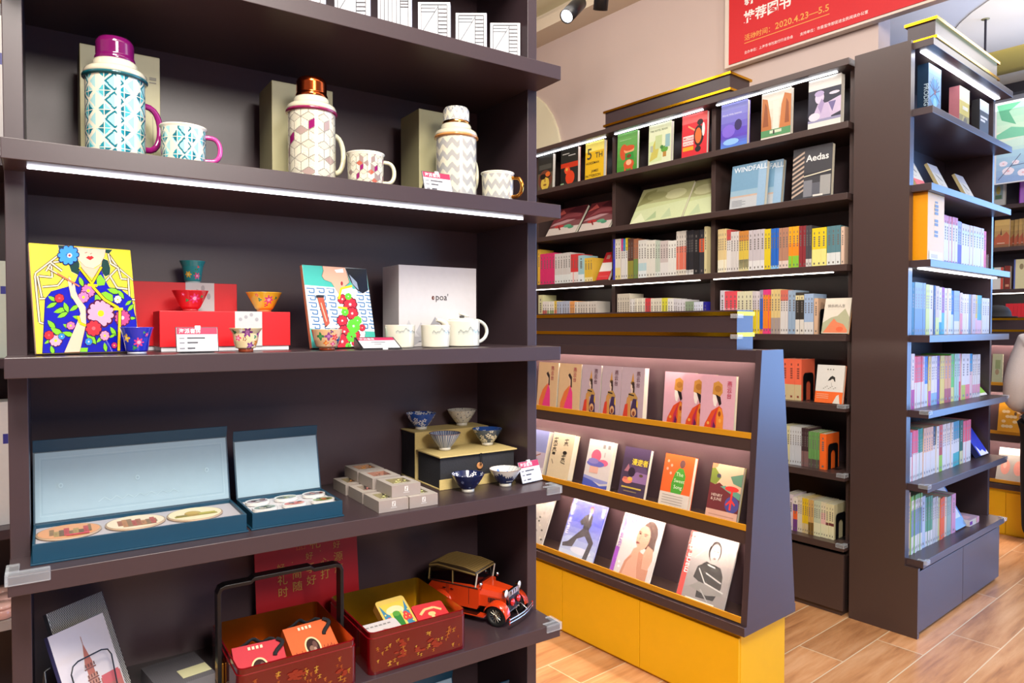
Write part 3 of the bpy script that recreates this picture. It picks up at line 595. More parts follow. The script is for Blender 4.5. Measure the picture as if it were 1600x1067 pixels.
# ---- white box and ink-painted tea set
t = put('gift_box', 'large white gift box with ink mountains behind the tea set', 'box', .79, .18, HC, 0)
m = MB(); m.box(0, 0, 0, .225, .1, .205, '#c9c6c6', 'card'); m.build('carton', t, bevel=.001)
it = []
for k, (x, w_, h_, c) in enumerate(((.02,.2,.33,'#b4b3b6'),(.16,.22,.3,'#a9a8ac'),(.3,.3,.37,'#8f8f95'),(.42,.24,.3,'#a2a2a7'),(.1,.16,.22,'#c0bfc2'),(.6,.4,.2,'#b9b8bb'))):
    it.append((c, [(x,.0+.12*(k>2)),(x+w_*.2,h_*.6),(x+w_*.35,h_*.8),(x+w_*.5,h_),(x+w_*.6,h_*.86),(x+w_*.75,h_*.7),(x+w_,.12)]))
m = MB(); m.art((0,-.0002,0), X3, Z3, it, .225, .205, 'card')
m.art((0,-.0002,0), X3, Z3, [('#5a2018', EL(.425,.605,.018,.026)), ('#b8a898', EL(.432,.605,.006,.012,8)), ('#55505a', R(.24,.058,.3,.066))], .225, .205, 'card')
m.text("poa'", (.102,-.0003,.119), X3, Z3, .023, '#3c3436', 'card'); m.build('printed_mountains', t)
ink = [[('#7f8884', LN(-.3,.75,0,.9,.05)), ('#7f8884', LN(0,.9,.3,.62,.05)), ('#98a09c', LN(-.2,.7,.1,.55,.04))]]
def ink_cf(z0, amp):
    def f(th, z, r):
        a = (th-FR+pi) % (2*pi)-pi
        hgt = z0+amp*(.5+.3*sin(a*5+1)+.25*sin(a*11+.5)+.15*sin(a*23))
        if abs(a-.25) < .85 and z0-amp*.6 < z < hgt:
            k = (hgt-z)/(amp*1.6); return '#8d948f' if k < .12 else ('#b4b9b0' if k < .35 else '#cfd0c4')
        return '#dedac8'
    return f
cup('plain ink-painted teacup at the left of the tea set', .758, .105, HC, [(.0315,.001),(.033,.003),(.0365,.0545)], None, [], '#dedac8', cf=ink_cf(.038,.008), group='ink-painted tea set', name='teacup')
cup('ink-painted teacup in front of the teapot', .845, .09, HC, [(.032,.001),(.0335,.003),(.036,.0545)], None, [], '#dedac8', cf=ink_cf(.036,.009), group='ink-painted tea set', name='teacup')
tp = put('teapot', 'white ink-painted teapot with a ring handle and flat spout', 'teapot', .942, .13, HC, 0, 'ink-painted tea set')
P = [(.0,.001),(.043,.001),(.0445,.003)]+[(.0445+.0015*k/40, .004+k*.0015) for k in range(41)]+[(.0445,.067),(.03,.068),(.0,.068)]
MB().lathe(P, 140, None, 'ceramic', lambda th, z, r, j: ink_cf(.036,.012)(th, z, r) if 3 < j < 43 else '#dedac8').build('body', tp)
MB().lathe([(.0,.066),(.035,.067),(.033,.0705),(.015,.0725),(.0,.073)], 60, '#dedac8').build('lid', tp)
m = MB(); m.lathe([(0,.071),(.006,.072),(.007,.078)], 20, '#3a3a3c'); m.M = Matrix.Translation((.006,0,.08)) @ Matrix.Rotation(.25, 4, 'Y') @ Matrix.Diagonal((1.9,.9,.5,1)); m.lathe([(0,-.008),(.006,-.006),(.0085,0),(.006,.006),(0,.008)], 24, '#dedac8'); m.build('knob', tp)
m = MB(); m.tube([(-.038,0,.045),(-.05,0,.058),(-.062,0,.0655),(-.073,0,.067)], [.013,.011,.008,.005], '#dedac8', 'ceramic', 14, flat=.8); m.build('spout', tp)
MB().tube([(.045+.0+.036*cos(a)-.006, 0, .038+.0285*sin(a)) for a in [(-100+k*200/20)*pi/180 for k in range(21)]], .0045, '#dedac8', 'ceramic', 12).build('handle', tp)
# ---- keepsake shelf: hinged teal boxes
TEAL, TEALD, PALE = '#0b3f57', '#0a3a50', '#93aeba'
def teal_box(label, s, d, z, w, dp, h, lid_h, tray, deco=True, lean=14):
    t = put('gift_box', label, 'box', s, d, z, 0, 'open teal keepsake boxes')
    m = MB(); k = .004
    m.box(-.003, -.003, 0, w+.003, dp+.004, .003, TEAL, 'card')
    m.box(0, 0, .003, w, k, h, TEAL, 'card'); m.box(0, dp-k, .003, w, dp, h, TEAL, 'card'); m.box(0, k, .003, k, dp-k, h, TEAL, 'card'); m.box(w-k, k, .003, w, dp-k, h, TEAL, 'card')
    m.build('tray', t, bevel=.0005)
    tag(MB().box(k+.0003, k+.0003, .004, w-k-.0003, dp-k-.0003, h-.007, tray, 'paper').build('insert', t), 'pale insert')
    a = radians(lean); M0 = Matrix.Translation((0,dp+.003,h-.001)) @ Matrix.Rotation(-a, 4, 'X')
    m = MB(); m.M = M0
    m.box(0, 0, 0, w, .003, lid_h, TEALD, 'card'); m.box(.003, -.0008, .003, w-.003, -.0001, lid_h-.002, PALE, 'paper')
    if deco:
        it = []
        for r0, c in ((.04,'#a9c4cc'),(.055,'#7f9dac')):
            it += [(c, LN(r0*.6, r0*2, 1-r0*.6, r0*2, .004)), (c, LN(r0*.6, 1-r0*2, 1-r0*.6, 1-r0*2, .004)), (c, LN(r0*.6, r0*2, r0*.6, 1-r0*2, .0015)), (c, LN(1-r0*.6, r0*2, 1-r0*.6, 1-r0*2, .0015))]
        for x in (.3,.36,.42,.48,.54,.6,.66): it += PL('#a9c4cc', [(x,.2+.04*((x*50) % 3)),(x+.03,.26),(x+.06,.2)], .004)
        for x in (.12,.88,.5): it += [('#a4c0ca', EL(x,.5,.012,.04,8)), ('#8aa6b4', EL(x,.5,.006,.02,8))]
        m.art((.003,-.0008,.003), X3, Z3, it, w-.006, lid_h-.005)
    m.build('lid', t, bevel=.0004)
    m = MB(); m.M = M0 @ Matrix.Translation((0,0,lid_h)) @ Matrix.Rotation(radians(28), 4, 'X')
    m.box(0, 0, 0, w, .003, h*.68, TEAL, 'card'); m.build('lid_flap', t, bevel=.0004)
    return t
teal_box('large open teal box holding three round coasters', .034, .043, HD, .357, .145, .036, .138, '#b9b6bd')
def coaster(s, label, sky, items):
    t = put('coaster', label, 'coaster', s, .117, HD+.0302, 0, 'coasters in the large teal box')
    m = MB(); m.lathe([(0,0),(.052,0),(.0525,.0015),(.052,.003),(0,.0032)], 56, '#b39a80', 'card'); 
    m.art((-.052,-.052,.0033), X3, Y3, [(sky, EL(.5,.5,.475,.475,40))]+items, .104, .104, 'card'); m.build('disc', t)
def skyline(cols, seed, y0=.12, n=9):
    random.seed(seed); out = []; x = .2
    for k in range(n):
        w_ = .07+.02*random.random(); h_ = .2+.28*random.random(); c = cols[k % len(cols)]
        out.append((c, R(x, max(y0, .18 if .2 < x < .75 else .3), min(x+w_, .84), .28+h_)))
        for q in range(3): out.append(('#5a4030', R(x+.012, .3+q*.1*h_*2, x+w_*.6, .315+q*.1*h_*2)))
        x += w_*.92
    return out
coaster(.09, 'orange-skied coaster with brown terraces, leftmost in the large teal box', '#d99a68', skyline(('#8a6a3e','#a58a50','#6e5230','#b03a3a'), 1)+[('#c83a44', R(.45,.12,.8,.22))])
coaster(.2, 'cream coaster with a red-brown row of houses, middle of the large teal box', '#e3d5b8', skyline(('#9a5a3a','#b07a4a','#8a6a44','#a8483a'), 5))
coaster(.307, 'cream coaster with an olive round-topped hall, rightmost in the large teal box', '#e3d8b0', [('#9a9036', R(.12,.3,.88,.42)), ('#a5842e', EL(.46,.5,.15,.2)), ('#b89a40', EL(.46,.55,.13,.14)), ('#b0a53c', R(.55,.36,.86,.5)), ('#8a7a2e', R(.15,.36,.34,.46))])
teal_box('smaller open teal box holding six glazed magnets', .403, .047, HD, .19, .138, .034, .128, '#cfcdd0', False)
MG = (('#7a2a2a','#d9d4cc','dark red'),('#8a8a4a','#6f8a9a','olive and grey'),('#7a3424','#b8603a','brown-red'),('#5a6a3a','#c9c0a8','green-edged'),('#cf4a2e','#e08a5a','orange'),('#8a9a3a','#c86a4a','lime and coral'))
for k, (a, b, nm) in enumerate(MG):
    col, row = k % 3, k//3
    t = put('magnet', nm+' glazed magnet in the '+('back' if row == 0 else 'front')+' row of the smaller teal box, '+('left','middle','right')[col], 'magnet', .437+col*.062, .145-row*.062, HD+.0285, 0, 'magnets in the smaller teal box')
    m = MB(); m.prism(EL(0,0,.026,.021,24), 0, .006, '#dcd8d2', 'ceramic')
    random.seed(k); it = [(a, EL(0,.0,.022,.013,16))]
    for q in range(9): it.append(((b, a, '#3a2a24')[q % 3], EL(random.uniform(-.015,.015), random.uniform(-.009,.009), random.uniform(.003,.008), random.uniform(.002,.005), 7)))
    m.art((0,0,.006), X3, Y3, it, mat='ceramic'); m.build('tile', t, bevel=.001)
# ---- small boxes with a window
def soap_box(label, s, d, z, fc, inner):
    t = put('soap_box', label, 'box', s, d, z, 0, 'small greige window boxes')
    w, dp, h = .072, .088, .0265
    m = MB(); a, b, c, e = .013, w-.013, .022, dp-.018; G = '#a79d92'
    v = [(0,0,0),(w,0,0),(w,dp,0),(0,dp,0),(0,0,h),(w,0,h),(w,dp,h),(0,dp,h),(a,c,h),(b,c,h),(b,e,h),(a,e,h),(a,c,h-.011),(b,c,h-.011),(b,e,h-.011),(a,e,h-.011)]
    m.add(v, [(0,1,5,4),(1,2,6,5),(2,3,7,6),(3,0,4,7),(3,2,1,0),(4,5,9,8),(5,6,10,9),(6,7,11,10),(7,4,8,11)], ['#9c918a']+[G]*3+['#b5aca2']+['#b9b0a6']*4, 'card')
    m.add(v, [(8,9,13,12),(9,10,14,13),(10,11,15,14),(11,8,12,15),(12,13,14,15)], inner, 'card')
    m.art((0,-.0001,0), X3, Z3, [('#d5d2ce', R(.44,.42,.56,.85)), ('#9c918a', LN(.47,.5,.53,.78,.03)), ('#9c918a', R(.49,.45,.51,.8)), ('#d5d2ce', R(.4,.3,.6,.34))], w, h)
    m.build('carton', t)
    m = MB(); random.seed(int(s*1000+d*100))
    for k in range(3):
        cx, cy = a+.014+k*.011, c+.014+.011*(k % 2)
        for ring, (rr, n) in enumerate(((.009,8),(.006,6),(.003,4))):
            for p in PET(cx, cy, rr, n, .8, ring*.4):
                m.add([(x, y, h-.0105+.0045*ring+.003*(sqrt((x-cx)**2+(y-cy)**2)/rr)) for x, y in p], [list(range(len(p)))], fc if ring != 1 else tuple(x*.85 for x in lin(fc)), 'paper')
    m.build('soap_flower', t)
    m = MB(); m.add([(a,c,h-.0003),(b,c,h-.0003),(b,e,h-.0003),(a,e,h-.0003)], [(0,1,2,3)], '#ffffff', 'film'); m.build('window', t)
YW = '#e6e39a'
soap_box('front left window box with cream flowers, on the shelf', .667, .021, HD, YW, '#8f865c')
soap_box('front right window box with yellow-green flowers, on the shelf', .741, .019, HD, YW, '#8f865c')
soap_box('middle window box with pink flowers, on the shelf', .667, .118, HD, '#e08a80', '#8f8070')
soap_box('back window box with orange flowers, on the shelf', .664, .218, HD, '#e6a24a', '#8a7a52')
soap_box('frontmost upper window box with cream-green flowers, stacked on two others', .704, .034, HD+.027, YW, '#86794a')
soap_box('middle upper window box with a plain rosy window, stacked', .698, .131, HD+.027, '#a8745c', '#9c6a54')
soap_box('rear upper window box with amber flowers, stacked', .698, .228, HD+.027, '#e6a24a', '#a57a5a')
# ---- linen and black boxes under the bowls
LIN, BLK = '#cfb878', '#2a2a2e'
t = put('gift_box', 'low black and straw-coloured box with a wooden button, carrying two bowls', 'box', .88, .136, HD, 0, 'black and straw-coloured bowl boxes')
MB().box(.004, .004, .003, .229, .128, .082, BLK, 'cloth').build('box_body', t)
m = MB(); m.box(-.001, -.004, .082, .234, .13, .0855, LIN, 'cloth'); m.box(0, 0, 0, .232, .132, .003, LIN, 'cloth'); m.box(0, 0, .003, .232, .003, .026, LIN, 'cloth'); tag(m.build('cover', t, bevel=.0005), 'straw-coloured cover')
m = MB(); m.tube([(.118,-.005,.084),(.1175,-.0065,.072),(.1165,-.006,.06),(.1195,-.0045,.052),(.1225,-.006,.06),(.1215,-.0065,.072),(.121,-.005,.084)], .0012, '#151515', 'cloth', 6); m.build('loop', t)
m = MB(); m.M = Matrix.Translation((.1195,.0035,.05)) @ Matrix.Rotation(pi/2, 4, 'X'); m.lathe([(0,0),(.0085,0),(.009,.0015),(.0085,.004),(.006,.0035),(0,.0035)], 30, '#c98a52', 'card')
for x, y in ((-.002,0),(.002,0)): m.prism(EL(x,y,.001,.001,8), .0035, .0038, '#5a3a20')
m.build('button', t)
t = put('gift_box', 'taller black and straw-coloured box behind, carrying two bowls', 'box', .878, .272, HD, 0, 'black and straw-coloured bowl boxes')
MB().box(.003, .003, .003, .229, .088, .127, BLK, 'cloth').build('box_body', t)
m = MB(); m.box(0, 0, .127, .232, .09, .13, LIN, 'cloth'); m.box(0, 0, 0, .232, .09, .003, LIN, 'cloth'); m.box(0, 0, .003, .232, .003, .127, LIN, 'cloth'); tag(m.build('cover', t, bevel=.0005), 'straw-coloured cover')
BP = [(.0165,.008),(.019,.0095),(.028,.021),(.036,.033),(.0425,.045)]; BF = (.0165,.0085,'#d8d4c6')
def blossom_cf(bgc, fg, n, rr, seed, zone=(0,1), ctr=None):
    random.seed(seed); S = [(random.uniform(0,2*pi), random.uniform(.012,.044), random.uniform(.7,1.2)*rr) for _ in range(n)]
    def f(th, z, r):
        for a, h, q in S:
            dx = ((th-a+pi) % (2*pi)-pi)*r; dy = (z-h)*1.3; dd = sqrt(dx*dx+dy*dy)
            if dd < q*(.72+.28*cos(5*atan2(dy, dx)+a)): return (ctr or bgc) if dd < q*.3 else fg
        return bgc
    return f
def bowl(label, s, d, z, cf, inner):
    cup(label, s, d, z, BP, None, [], inner, BF, 84, 'ceramic', 'rice_bowl', 'bowl', cf, 'rice bowls around the straw-coloured boxes')
f1 = blossom_cf('#2a55a8', '#e3e6ea', 40, .0095, 2); bowl('blue bowl with large white blossoms, back left on the taller box', .918, .316, HD+.1305, f1, f1)
def f2(th, z, r):
    u = th*6/pi; v = abs((z*60+3*sin(th*3)) % 3-1.5); k = sin(th*7+z*160)+sin(th*17-z*220)
    return '#3d4a68' if v < .05 or k > 1.82 else ('#a98a5a' if k < -1.9 else '#dcd8cc')
bowl('white bowl with thin dark blue twigs, back right on the taller box', 1.05, .32, HD+.1305, f2, lambda th, z, r: f2(th, z, r))
def f3(th, z, r): return '#7f4a3a' if z > .0438 else ('#5f6f92' if sin(th*36) > .1 else '#aab0bc')
bowl('blue-grey bowl with fine vertical stripes, front left on the low box', .938, .215, HD+.0865, f3, f3)
f4 = blossom_cf('#42526a', '#e0dcd0', 34, .0082, 9, ctr='#42526a'); bowl('slate blue bowl with white five-petal flowers, front right on the low box', 1.073, .218, HD+.0865, f4, blossom_cf('#2f5aa8', '#e3e6ea', 30, .007, 4))
f5 = blossom_cf('#15224e', '#9aa6c8', 16, .004, 12); bowl('navy bowl with white blossoms inside, standing on the shelf', .936, .09, HD, f5, blossom_cf('#15224e', '#e6e8ee', 46, .007, 6))
def f6(th, z, r):
    if z > .0438: return '#8a5a3a'
    e = .03+.006*sin(th*2+.6)+.003*sin(th*7); return '#26345c' if z < e and (z < e-.004 or sin(th*31) > -.3) and not (.014 < z < .0165 and sin(th*3) > .2) else '#d8d6d0'
def g6(th, z, r):
    a = (th-pi/2+pi) % (2*pi)-pi; m1 = .021+.017*max(0, 1-abs(a)/.35)+.011*max(0, 1-abs(a+.75)/.3)
    return '#4a7fc8' if z < m1 and z > .02 else ('#7f98b8' if sin(th*23+z*300) > .96 else '#dedcd6')
bowl('white bowl with a blue mountain inside and navy swirl outside, on the shelf', 1.048, .09, HD, f6, g6)
price_tag(1.09, .07, HD, 'price tag beside the mountain bowl at the shelf end', .078, .058, 20, 10, False)

# ---- tin shelf
def rrect(x0, y0, x1, y1, r, n=5):
    o = []
    for cx, cy, a in ((x1-r,y0+r,-pi/2),(x1-r,y1-r,0),(x0+r,y1-r,pi/2),(x0+r,y0+r,pi)): o += [(cx+r*cos(a+pi/2*k/n), cy+r*sin(a+pi/2*k/n)) for k in range(n+1)]
    return o
def tin(label, s, d, handle, seed, inner):
    w, dp, h = .248, .262, .0945
    t = put('tin_box', label, 'tin', s, d, HE, 0, 'red lacquered tins'); RDC = '#5a0409'
    o = rrect(0,0,w,dp,.016); i_ = rrect(.002,.002,w-.002,dp-.002,.014); n = len(o); m = MB(); hb = h-.014
    m.add([(x,y,0) for x, y in o], [list(range(n))[::-1]], RDC, 'gloss')
    def wall(P, za, Q, zb, c, mat): m.add([(x,y,za) for x, y in P]+[(x,y,zb) for x, y in Q], [(k,(k+1)%n,n+(k+1)%n,n+k) for k in range(n)], c, mat, True)
    wall(o, 0, o, hb, RDC, 'gloss'); wall(o, hb, i_, hb+.0015, '#720a11', 'gloss'); wall(i_, hb+.0015, i_, h-.002, RDC, 'gloss')
    ii = rrect(.0045,.0045,w-.0045,dp-.0045,.012); wall(i_, h-.002, ii, h-.0005, '#720a11', 'gloss')
    random.seed(seed); it = []
    def mark(x, y, q):
        c = random.choice(('#96601a','#8a3c12','#9a5418','#ac7e2a')); k = random.random()
        if k < .5: return [(c, EL(x,y,q*.45,q,8)), (c, LN(x-q*.8,y+q*.4,x+q*.7,y+q*.9,q*.3)), ('#7e2010', LN(x,y,x+q*.5,y-q*1.3,q*.3))]
        return [(c, LN(x,y,x+q*.2,y+q*1.6,q*.5)), (c, LN(x-q,y+q,x+q,y+q*1.2,q*.3)), (c, LN(x-q*.7,y-q*.2,x+q*.8,y,q*.3))]
    for _ in range(40): it += mark(random.uniform(.018,w-.018), random.uniform(.01,hb-.016), random.uniform(.003,.006))
    for _ in range(5): cx, cy = random.uniform(.03,w-.03), random.uniform(.03,hb-.02); it += [('#7e1c10', EL(cx+random.uniform(-.01,.01),cy+random.uniform(-.007,.007),.006,.003,7)) for _ in range(6)]
    m.art((0,-.0001,0), X3, Z3, it, mat='gloss', step=.00002); m.build('body', t)
    m = MB(); wb = lambda za, zb: m.add([(x,y,za) for x, y in ii]+[(x,y,zb) for x, y in ii], [(n+k,n+(k+1)%n,(k+1)%n,k) for k in range(n)], inner, 'brushed', True)
    wb(.002, h-.0006); m.add([(x,y,.002) for x, y in ii], [list(range(n))], inner, 'brushed'); tag(m.build('lining', t), 'shiny gold inside')
    if handle:
        hz = .222; m = MB(); y = .131
        pth = [(-.009,y,.02),(-.009,y,hz-.012),(-.005,y,hz-.003),(.004,y,hz),(.055,y,hz),(.063,y,hz+.006),(.185,y,hz+.006),(.193,y,hz),(w-.004,y,hz),(w+.005,y,hz-.003),(w+.009,y,hz-.012),(w+.009,y,.02)]
        hw, ht = .014, .0042; V_ = []; nn = len(pth)
        for k, (x, yy, z) in enumerate(pth):
            a = Vector(pth[max(k-1,0)]); b = Vector(pth[min(k+1,nn-1)]); tg = (b-a).normalized(); no = Vector((tg.z,0,-tg.x))
            for sx, sy in ((1,-1),(1,1),(-1,1),(-1,-1)): p = Vector((x,yy,z))+no*ht*sx+Vector((0,hw*sy,0)); V_.append(tuple(p))
        m.add(V_, [(k*4+q, k*4+(q+1)%4, (k+1)*4+(q+1)%4, (k+1)*4+q) for k in range(nn-1) for q in range(4)]+[(0,1,2,3),((nn-1)*4+3,(nn-1)*4+2,(nn-1)*4+1,(nn-1)*4)], '#141416', 'plastic')
        hd = m.build('handle', t, bevel=.0012)
        for x0 in (-.0135, w+.0005): tag(MB().box(x0, y-.013, .0, x0+.013, y+.013, .062, '#b98a3a', 'brushed').build('handle_bracket', t, bevel=.001), 'gold bracket')
    return t
tin('red lacquered tin with a black carrying handle and bronze lining', .362, .006, True, 4, '#c47a2a')
tin('red lacquered tin without a handle, lined in pale gold, beside the toy car', .640, .014, False, 8, '#c9a83a')
# small gift bags inside the handled tin
def gift_bag(label, s, d, z, yaw, col, colf, tilt):
    t = put('gift_bag', label, 'bag', s, d, z, yaw, 'small window gift bags', rx=-radians(tilt))
    w, h, dp = .104, .112, .03
    m = MB(); m.box(0, 0, 0, w, dp, h, colf, 'card', f=col)
    it = [('#7a2a24', p) for x in (.04,.1,.16,.22,.7,.78,.86) for p in (LN(x,.12,x,.3+.1*((x*50) % 2),.012), LN(x,.3,x+.06,.36,.012), LN(x,.2,x+.06,.2,.01))]
    it += [('#e3cfa0', EL(.47,.42,.17,.24,26)), ('#3a2220', EL(.47,.42,.135,.2,26)), ('#8a6a5a', EL(.44,.38,.06,.08,9)), ('#6a4a44', EL(.52,.46,.05,.09,9)), ('#b09080', EL(.5,.36,.03,.05,9))]
    it += [('#ead9b8', R(.3+.08*k,.86,.35+.08*k,.93)) for k in range(4)]
    m.art((0,-.0001,0), X3, Z3, it, w, h, 'card'); m.build('carton', t, bevel=.0012)
    m = MB(); P = [(.008+.085*k/14, .012+.006*sin(k*.9), h+.001+.016*sin(pi*k/14)+.003*sin(k*1.1)) for k in range(15)]; m.tube(P, .005, '#17161a', 'cloth', 8, flat=.5)
    P = [(w-.012+.01*sin(k*.6), -.004-.003*sin(k*.5), h-.002-.04*k/8) for k in range(9)]; m.tube(P, .0045, '#17161a', 'cloth', 8, flat=.5); m.build('ribbon', t)
gift_bag('rose-red window bag with a black ribbon, left in the handled tin', .37, .03, HE+.035, -4, '#c8404a', '#a42c38', 62)
gift_bag('orange window bag with a black ribbon, right in the handled tin', .494, .045, HE+.04, 4, '#d9683a', '#b84c20', 60)
# contents of the gold-lined tin
def deck(label, s, d, z, yaw, w, h, dp, tilt, side, items, bgc):
    t = put('card_box', label, 'box', s, d, z, yaw, 'boxes inside the gold-lined tin', rx=-radians(tilt))
    m = MB(); o = rrect(0,0,w,h,.008,4); n = len(o)
    m.M = Matrix(((1,0,0,0),(0,0,1,0),(0,1,0,0),(0,0,0,1)))
    m.add([(x,y,0) for x, y in o]+[(x,y,dp) for x, y in o], [(k,n+k,n+(k+1)%n,(k+1)%n) for k in range(n)], side, 'card'); m.add([(x,y,dp) for x, y in o], [list(range(n))[::-1]], side, 'card'); m.add([(x,y,0) for x, y in o], [list(range(n))], bgc, 'card')
    m.build('body', t); m = MB(); m.art((0,-.0001,0), X3, Z3, items, w, h, 'card'); m.build('printed_top', t)
p = [('#3f7f9c', R(.07,.05,.93,.88)), ('#d9bd4a', [(.07,.88),(.93,.88),(.8,.62),(.5,.72),(.2,.62)]), ('#e3d0a0', EL(.5,.66,.3,.13,16)), ('#e0c860', R(.28,.05,.7,.62)), ('#2f7a34', R(.36,.12,.62,.58)), ('#55953a', EL(.49,.58,.13,.07,12)), ('#d9bd4a', R(.3,.05,.7,.14))]
for x, y in ((.2,.45),(.26,.36),(.78,.5),(.72,.42),(.85,.42),(.15,.35)): p += FLOW(x, y, .085, '#d2403c', '#e8c060', 6)
for x, y in ((.12,.6),(.9,.6),(.14,.2),(.86,.2),(.2,.12),(.8,.1),(.9,.3),(.11,.48)): p += [('#e0c860', EL(x,y,.03,.025,7))]
deck('yellow and blue floral card tin with a green doorway, in the gold-lined tin', .718, .058, HE+.047, 6, .078, .108, .022, 58, '#a8702e', p, '#dcb95a')
p = [('#e3c486', LN(.15,.62,.35,.78,.08)), ('#e3c486', LN(.35,.78,.65,.8,.08)), ('#e3c486', LN(.65,.8,.85,.66,.08)), ('#e3c486', EL(.5,.58,.12,.08)), ('#e3c486', R(.45,.2,.55,.5)), ('#e3c486', R(.12,.2,.2,.42)), ('#e3c486', R(.8,.25,.88,.45)), ('#e3c486', EL(.5,.2,.16,.05))]
deck('coral red card box with cream ornaments, in the gold-lined tin', .79, .04, HE+.052, -3, .082, .095, .02, 72, '#b8242e', p, '#cf3a40')
p = [('#8f8a88', R(.12+.12*k,.75,.2+.12*k,.82)) for k in range(6)]+[('#5a3034', R(.1+.12*k,.18,.16+.12*k,.26)) for k in range(5)]+[('#a86a70', LN(.5,.5,.85,.35,.02)), ('#a86a70', LN(.55,.42,.9,.27,.02))]
deck('white printed card lying flat at the left of the gold-lined tin', .652, .03, HE+.066, 2, .09, .07, .003, 80, '#d0cac8', p, '#d3cbca')
# red board with gold writing
t = put('gift_folder', 'large red folder with gold writing leaning behind the tins', 'folder', .475, .312, HE+.001, 0, None, rx=-radians(6))
m = MB(); m.box(0, 0, 0, .262, .006, .3, '#b50f1a', 'card')
G_ = '#c9973a'
for k, cc in enumerate(('礼时', '简随', '季好', '心打', '源海')):
    for q, ch in enumerate(cc): m.text(ch, (.052+k*.036,-.0003,.13+.008*k-q*.03), X3, Z3, .026, G_, 'card')
    m.text('·' if k % 2 else '好', (.052+k*.036,-.0003,.163+.008*k), X3, Z3, .02, G_, 'card')
m.text('礼', (.135,-.0003,.205), X3, Z3, .03, G_, 'card'); m.text('品', (.1,-.0003,.207), X3, Z3, .026, '#d0561e', 'card')
m.build('cover', t, bevel=.001)
